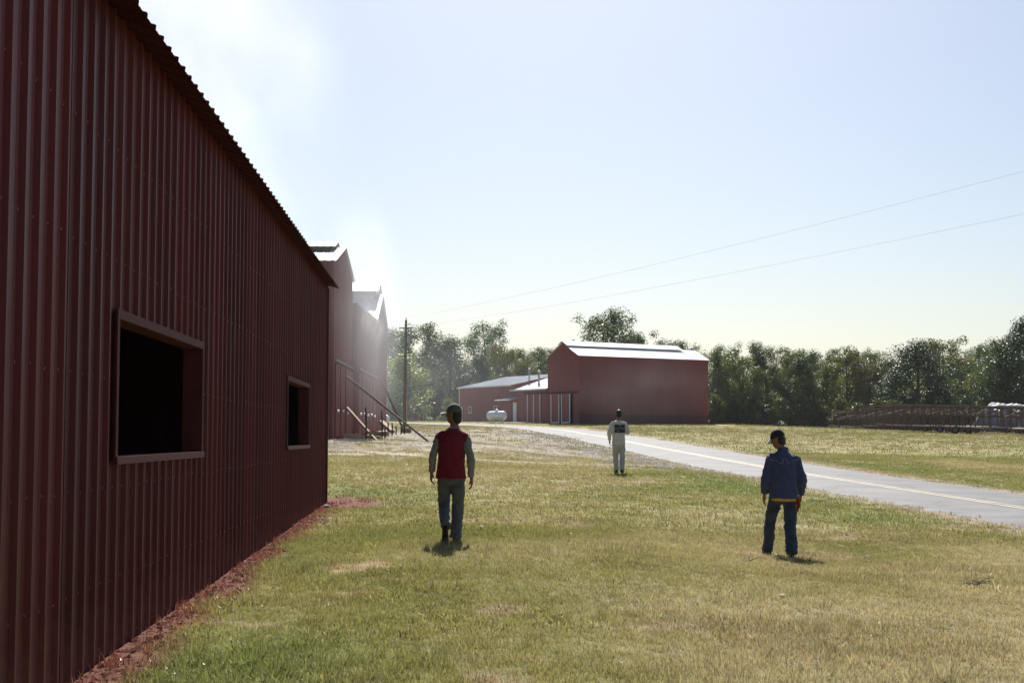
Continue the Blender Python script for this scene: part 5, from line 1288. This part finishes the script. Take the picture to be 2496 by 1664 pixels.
# --- man in the red vest, turning his head left, rear foot lifted
def man_red():
    J = dict(hip=(.0, 0, .9), chest=(.005, .02, 1.3), hp_l=(-.085, 0, .90), hp_r=(.09, 0, .90),
             kn_l=(-.105, .12, .50), an_l=(-.065, -.22, .235), kn_r=(.09, .05, .50), an_r=(.06, .03, .085),
             sh_l=(-.165, .02, 1.365), el_l=(-.245, -.01, 1.12), wr_l=(-.262, .05, .895), sh_r=(.185, .02, 1.34), el_r=(.252, -.04, 1.09), wr_r=(.262, .0, .83))
    def clothes(J, HM):
        out = []
        jeans = [torso([(.0, 0, .74, .10, .09), (0, 0, .80, .158, .118), (0, 0, .90, .162, .124), (0, 0, .99, .152, .112)]), leg_cloth(J['hp_l'], J['kn_l'], J['an_l'], (.104, .080, .068, .072)), leg_cloth(J['hp_r'], J['kn_r'], J['an_r'], (.104, .082, .074, .080))]
        jm = solid(jeans, .011, 2, .026, (9, 9, 13), 1); out.append(('jeans', jm, 'jeans_grey'))
        out += [('pocket', q, 'jeans_dark') for q in pockets(jm, (-.085, .085), .69)]
        sl = [sleeve(J['sh_l'], J['el_l'], J['wr_l'], (.058, .054, .045)), sleeve(J['sh_r'], J['el_r'], J['wr_r'], (.058, .056, .046)), torso([(0, .02, 1.15, .15, .10), (.003, .02, 1.36, .165, .10), (.02, .02, 1.46, .09, .075), (.03, .02, 1.50, .072, .068)])]
        out.append(('shirt', solid(sl, .011, 2, .022, (11, 11, 14), 2), 'grey_sleeve'))
        vest = [torso([(-.004, .0, .815, .196, .146), (-.003, 0, .84, .200, .148), (-.005, .005, .98, .186, .136), (.0, .012, 1.14, .186, .138), (.004, .015, 1.28, .196, .138), (.006, .015, 1.36, .188, .124), (.015, .015, 1.43, .132, .100), (.024, .015, 1.475, .085, .080)]),
                limb([(-.08, .015, 1.405), (-.14, .02, 1.375), (-.176, .02, 1.335)], [.066, .070, .066]), limb([(.10, .015, 1.395), (.155, .02, 1.36), (.20, .02, 1.31)], [.066, .072, .070])]
        out.append(('vest', solid(vest, .011, 3, .022, (8, 8, 5), 3), 'vest_red'))
        cr, br = cap_parts(HM)
        out.append(('cap', to_mesh(cr), 'cap_olive')); out.append(('cap_brim', to_mesh(br), 'cap_brim'))
        out.append(('hair', solid([xf(sphere((0, -.045, .175), (.084, .068, .085)), HM), xf(sphere((0, -.055, .110), (.066, .048, .055)), HM)], .009, 2, .010, (30, 30, 12)), 'hair'))
        A = Matrix.Translation(Vector(J['an_l']) + Vector((-.005, .0, -.04))) @ Matrix.Rotation(R(-68), 4, 'X') @ Matrix.Translation((0, .03, -.06))
        out.append(('boot', solid([shoe_part(A)], .009, 2), 'shoe'))
        A = Matrix.Translation((J['an_r'][0], J['an_r'][1], -.005)) @ Matrix.Rotation(R(-8), 4, 'Z')
        out.append(('boot', solid([shoe_part(A)], .009, 2), 'shoe'))
        return out
    x, y = -.78, 18.4
    return person((x, y, tz(x, y) + .005), 'man in dark red vest and sunlit-brimmed cap walking away, foot lifted', J, clothes, R(62), R(-2), 0, Vector((.035, .02, 1.475)))
man_red()

# --- man in the blue shirt, looking down to his left
def man_blue():
    J = dict(hip=(0, 0, .88), chest=(.0, .03, 1.28), hp_l=(-.09, .02, .88), hp_r=(.085, -.01, .88),
             kn_l=(-.15, .22, .50), an_l=(-.175, .33, .085), kn_r=(.075, -.02, .47), an_r=(.055, -.20, .085),
             sh_l=(-.165, .03, 1.345), el_l=(-.245, .0, 1.085), wr_l=(-.258, .06, .86), sh_r=(.175, .03, 1.325), el_r=(.252, -.02, 1.06), wr_r=(.245, .07, .845), curl_l=.4, curl_r=1.0)
    store = {}
    def clothes(J, HM):
        out = []
        jeans = [torso([(.0, 0, .72, .10, .09), (0, 0, .78, .160, .122), (0, 0, .88, .162, .126), (0, 0, .97, .150, .112)]), leg_cloth(J['hp_l'], J['kn_l'], J['an_l'], (.102, .082, .076, .078)), leg_cloth(J['hp_r'], J['kn_r'], J['an_r'], (.104, .084, .082, .088))]
        jm = solid(jeans, .011, 2, .026, (9, 9, 13), 5); out.append(('jeans', jm, 'jeans_blue'))
        out += [('pocket', q, 'jeans_navy') for q in pockets(jm, (-.085, .08), .64)]
        sh = [torso([(.0, .0, .80, .196, .145), (.0, 0, .825, .200, .148), (0, .005, .97, .188, .142), (0, .015, 1.12, .192, .145), (0, .025, 1.26, .202, .145), (.003, .03, 1.345, .180, .124), (.0, .035, 1.415, .125, .098), (-.005, .04, 1.46, .080, .078), (-.008, .045, 1.505, .072, .070)]), sleeve(J['sh_l'], J['el_l'], J['wr_l'], (.076, .066, .052)), sleeve(J['sh_r'], J['el_r'], J['wr_r'], (.076, .067, .052))]
        shirt = solid(sh, .011, 3, .024, (9, 9, 7), 6); store['shirt'] = shirt
        out.append(('shirt', shirt, 'shirt_blue'))
        # pale western yoke piping across the shoulders
        q = []
        for s in (-1, 1):
            pts = [(s * .205, 1.345), (s * .17, 1.335), (s * .12, 1.325), (s * .075, 1.298), (s * .045, 1.285), (s * .028, 1.30), (s * .026, 1.335), (s * .010, 1.352)]
            C = catmull(pts, 5); p = [z for z in stick_on(shirt, [tuple(c) for c in C]) if z is not None]
            if len(p) > 3: m = MB().tube(p, .0042, 6); q.append((m.v, m.f))
        out += [('yoke_piping', to_mesh(z), 'piping') for z in q]
        tee = torso([(.01, .0, .765, .172, .132), (.01, 0, .785, .180, .136), (.005, 0, .84, .178, .132), (0, 0, .90, .165, .12)])
        out.append(('undershirt', solid([xf(tee, Matrix.Translation((0, 0, .8)) @ Matrix.Rotation(R(2.5), 4, 'Y') @ Matrix.Translation((0, 0, -.8)))], .011, 3, .008, (10, 10, 4)), 'yellow'))
        rag = limb([(.165, -.06, .80), (.178, -.085, .73), (.172, -.075, .66), (.176, -.08, .615)], [(.018, .014), (.026, .016), (.020, .013), (.008, .007)]); rag2 = limb([(.18, -.06, .80), (.198, -.07, .72), (.202, -.07, .67)], [(.014, .012), (.014, .010), (.006, .006)])
        out.append(('red_rag', solid([rag, rag2], .006, 1, .006, (20, 20, 14)), 'redrag'))
        cr, br = cap_parts(HM, .08, .02)
        out.append(('cap', to_mesh(cr), 'cap_dark')); out.append(('cap_brim', to_mesh(br), 'cap_brim'))
        out.append(('hair', solid([xf(sphere((0, -.040, .170), (.081, .066, .080)), HM), xf(sphere((0, -.05, .12), (.062, .042, .045)), HM)], .009, 2, .006, (30, 30, 12)), 'hair'))
        for s in ('l', 'r'):
            A = Matrix.Translation((J['an_' + s][0], J['an_' + s][1], -.01)) @ Matrix.Rotation(R(8 if s == 'l' else -6), 4, 'Z')
            out.append(('boot', solid([shoe_part(A)], .009, 2), 'shoe'))
        return out
    x, y = 3.71, 19.5
    return person((x, y, tz(x, y) + .01), 'man in blue western shirt and jeans walking away, red rag at his hip', J, clothes, R(56), R(-19), R(0), Vector((-.008, .05, 1.445)))
man_blue()

# --- man in the off-white printed shirt, farther off
def man_white():
    J = dict(hip=(0, 0, .88), chest=(0, .01, 1.28), hp_l=(-.085, 0, .88), hp_r=(.085, 0, .88),
             kn_l=(-.085, .06, .48), an_l=(-.06, .10, .085), kn_r=(.10, .0, .48), an_r=(.075, -.14, .10),
             sh_l=(-.165, .0, 1.355), el_l=(-.262, -.03, 1.10), wr_l=(-.252, .05, .905), sh_r=(.175, .0, 1.35), el_r=(.27, -.02, 1.13), wr_r=(.12, .20, 1.20), hd_r=(-.7, .6, .35), curl_l=.8, curl_r=.9)
    def clothes(J, HM):
        out = []
        jeans = [torso([(.0, 0, .72, .10, .09), (0, 0, .78, .160, .12), (0, 0, .88, .160, .124), (0, 0, .97, .150, .112)]), leg_cloth(J['hp_l'], J['kn_l'], J['an_l'], (.102, .080, .072, .074)), leg_cloth(J['hp_r'], J['kn_r'], J['an_r'], (.102, .080, .072, .074))]
        out.append(('jeans', solid(jeans, .012, 2, .026, (9, 9, 13), 8), 'jeans_pale'))
        sh = [torso([(.0, .0, .80, .186, .140), (.0, 0, .825, .188, .142), (0, .0, .97, .180, .136), (0, .005, 1.12, .186, .138), (0, .01, 1.26, .198, .138), (0, .01, 1.35, .178, .120), (0, .01, 1.42, .118, .094), (0, .01, 1.465, .078, .074)]), sleeve(J['sh_l'], J['el_l'], J['wr_l'], (.074, .064, .050)), sleeve(J['sh_r'], J['el_r'], J['wr_r'], (.074, .065, .052))]
        shirt = solid(sh, .012, 3, .022, (9, 9, 7), 9); out.append(('shirt', shirt, 'shirt_white'))
        nx, nz = 14, 11; pts = [(-.125 + .30 * i / (nx - 1), 1.115 + .235 * k / (nz - 1)) for k in range(nz) for i in range(nx)]
        q = stick_on(shirt, pts, .004)
        if all(p is not None for p in q):
            out.append(('back_print', to_mesh((q, [(k * nx + i, k * nx + i + 1, (k + 1) * nx + i + 1, (k + 1) * nx + i) for k in range(nz - 1) for i in range(nx - 1)])), 'print'))
        # pale marks of the print: a short row on top, a script line, a figure below
        mk = MB(); rr = random.Random(5)
        strokes = [[(x0, 1.305), (x0, 1.335)] for x0 in (.0, .016, .034, .05)]
        x0 = -.10
        while x0 < .15:
            h = rr.uniform(.018, .045); strokes.append([(x0, 1.225), (x0 + .010, 1.225 + h), (x0 + .018, 1.23)]); x0 += rr.uniform(.016, .028)
        strokes += [[(-.03, 1.135), (-.05, 1.175), (-.02, 1.195), (.0, 1.17)], [(.0, 1.13), (.012, 1.19)], [(-.045, 1.13), (-.02, 1.15)]]
        for s in strokes:
            p = [z for z in stick_on(shirt, s, .007) if z is not None]
            if len(p) > 1: mk.tube(p, .0045, 5)
        out.append(('print_mark', to_mesh((mk.v, mk.f)), 'print_light'))
        out.append(('hair', solid([xf(sphere((0, -.018, .215), (.085, .100, .100)), HM), xf(sphere((0, -.045, .155), (.078, .062, .075)), HM)], .010, 2, .006, (30, 30, 12)), 'hair'))
        for s in ('l', 'r'):
            A = Matrix.Translation((J['an_' + s][0], J['an_' + s][1], -.005 if s == 'l' else .005)) @ Matrix.Rotation(R(6 if s == 'l' else -10), 4, 'Z')
            out.append(('boot', solid([shoe_part(A)], .009, 2), 'shoe'))
        return out
    x, y = 2.94, 39.3
    return person((x, y, tz(x, y) + .01), 'man in off-white shirt with dark back print walking by the road', J, clothes, R(0), R(4), 0, Vector((.012, .015, 1.455)))
man_white()

# ------------------------------------------------------------------ small things on the meadow
def stone(x, y, s, lb):
    v, f = sphere((0, 0, s * .35), (s, s * .8, s * .5), 10, 7); a = np.array([list(p) for p in v]); a += (vn3(a * 22 + 3 * x) - .5)[:, None] * s * .7
    o = mesh_obj('stone', a, f, M['stone'], None, True); o.location = (x, y, tz(x, y)); tag(o, lb, 'stone')
stone(-.48, 22.3, .05, 'small pale stone in the grass right of the man in red')
stone(-3.62, 27.9, .07, 'stone at the foot of the near barn corner')
stone(2.55, 13.6, .035, 'small white stone in the dry grass at right')
def twigs(x, y, lb, n=14, L=.35):
    r = random.Random(int(x * 10)); mb = MB()
    for i in range(n):
        a = r.uniform(-.5, .5) + (0 if r.random() < .7 else 1.5); p = Vector((r.uniform(-.12, .12), r.uniform(-.08, .08), .02)); l = r.uniform(.4, 1) * L
        q = p + Vector((math.cos(a) * l, math.sin(a) * l, r.uniform(.0, .10))); mb.tube([p, p.lerp(q, .5) + Vector((0, 0, .02)), q], [.005, .004, .002], 5)
    o = mb.build('twig', M['pole_wood']); o.location = (x, y, tz(x, y)); tag(o, lb, 'twig')
twigs(4.95, 15.6, 'dry branched twig lying in the grass at the right')
twigs(2.75, 17.3, 'thin twig lying right of the shadow of the man in blue', 3, .25)

# ------------------------------------------------------------------ smoke
def smoke(name, c, r, dens, label, nscale=1.6, lo=.38, hi=.72, tilt=(0, 0, 0), col=(.88, .92, .98), aniso=.2):
    v, f = sphere((0, 0, 0), (1, 1, 1), 20, 14); o = mesh_obj(name, v, f, None); o.location = c; o.scale = r; o.rotation_euler = tilt
    m = bpy.data.materials.new(name); m.use_nodes = True; nt = m.node_tree; nt.nodes.remove(nt.nodes['Principled BSDF'])
    tc = N(nt, 'ShaderNodeTexCoord'); ln = N(nt, 'ShaderNodeVectorMath', operation='LENGTH'); nt.links.new(tc.outputs['Object'], ln.inputs[0])
    fa = N(nt, 'ShaderNodeMapRange'); fa.interpolation_type = 'SMOOTHSTEP'
    for k_, v_ in (('From Min', 1.0), ('From Max', .15), ('To Min', 0.0), ('To Max', 1.0)): fa.inputs[k_].default_value = v_
    nt.links.new(ln.outputs['Value'], fa.inputs['Value'])
    no = N(nt, 'ShaderNodeTexNoise', Scale=nscale, Detail=3.0, Roughness=.55); nt.links.new(tc.outputs['Object'], no.inputs['Vector'])
    mr = N(nt, 'ShaderNodeMapRange'); mr.inputs['From Min'].default_value = lo; mr.inputs['From Max'].default_value = hi; nt.links.new(no.outputs['Fac'], mr.inputs['Value'])
    mu = N(nt, 'ShaderNodeMath', operation='MULTIPLY'); nt.links.new(fa.outputs[0], mu.inputs[0]); nt.links.new(mr.outputs[0], mu.inputs[1])
    m2 = N(nt, 'ShaderNodeMath', operation='MULTIPLY'); m2.inputs[1].default_value = dens; nt.links.new(mu.outputs[0], m2.inputs[0])
    pv = N(nt, 'ShaderNodeVolumePrincipled'); pv.inputs['Color'].default_value = (*col, 1); pv.inputs['Anisotropy'].default_value = aniso; nt.links.new(m2.outputs[0], pv.inputs['Density'])
    nt.links.new(pv.outputs[0], nt.nodes['Material Output'].inputs['Volume']); o.data.materials.append(m)
    tag(o, label, 'smoke', None, 'stuff'); return o
smoke('smoke', (-18.5, 66, 22), (11.5, 18, 18), .12, 'white smoke plume in the sky above the near barn roof', 2.8, .40, .62, (0, R(-14), 0))
smoke('smoke', (-9.2, 80, 11.5), (3.8, 8, 5.0), .022, 'white smoke drifting off the farthest smoke barn ridge', 2.6, .42, .66, (0, R(-30), 0))
smoke('smoke', (-6.25, 63, 7.0), (1.5, 17, 6.0), .045, 'thin smoke hanging along the smoke barn walls', 2.0, .12, .75, (0, 0, R(.8)))
smoke('smoke', (-8, 128, 6.0), (15, 38, 9.5), .0034, 'blue haze of smoke before the left trees', 2.0, .28, .7)
smoke('smoke', (11.5, 132, 6.2), (10, 9, 4.6), .0075, 'faint smoke drifting across the tall red barn wall', 2.2, .36, .72)
for i, yy in enumerate((64.6, 67.2, 69.8, 72.4)):
    smoke('smoke_wisp', (bx(yy, .55), yy, 7.15 - .1 * i), (.40, .5, 1.1), .5, ('first', 'second', 'third', 'fourth')[i] + ' white smoke wisp under the long eave, counted from the near end', 1.6, .36, .66, (0, R(8), 0), (.95, .95, .97), .2)

# ------------------------------------------------------------------ thin autumn haze
def haze():
    mb = MB().box((25, 125, 14), (330, 330, 34)); o = mb.build('haze', None)
    m = bpy.data.materials.new('haze'); m.use_nodes = True; nt = m.node_tree; nt.nodes.remove(nt.nodes['Principled BSDF'])
    pv = N(nt, 'ShaderNodeVolumePrincipled'); pv.inputs['Color'].default_value = (.86, .92, 1.0, 1); pv.inputs['Density'].default_value = .00009; pv.inputs['Anisotropy'].default_value = .1
    nt.links.new(pv.outputs[0], nt.nodes['Material Output'].inputs['Volume']); o.data.materials.append(m); tag(o, 'thin pale haze in the air over the farm', 'haze', None, 'stuff')
haze()
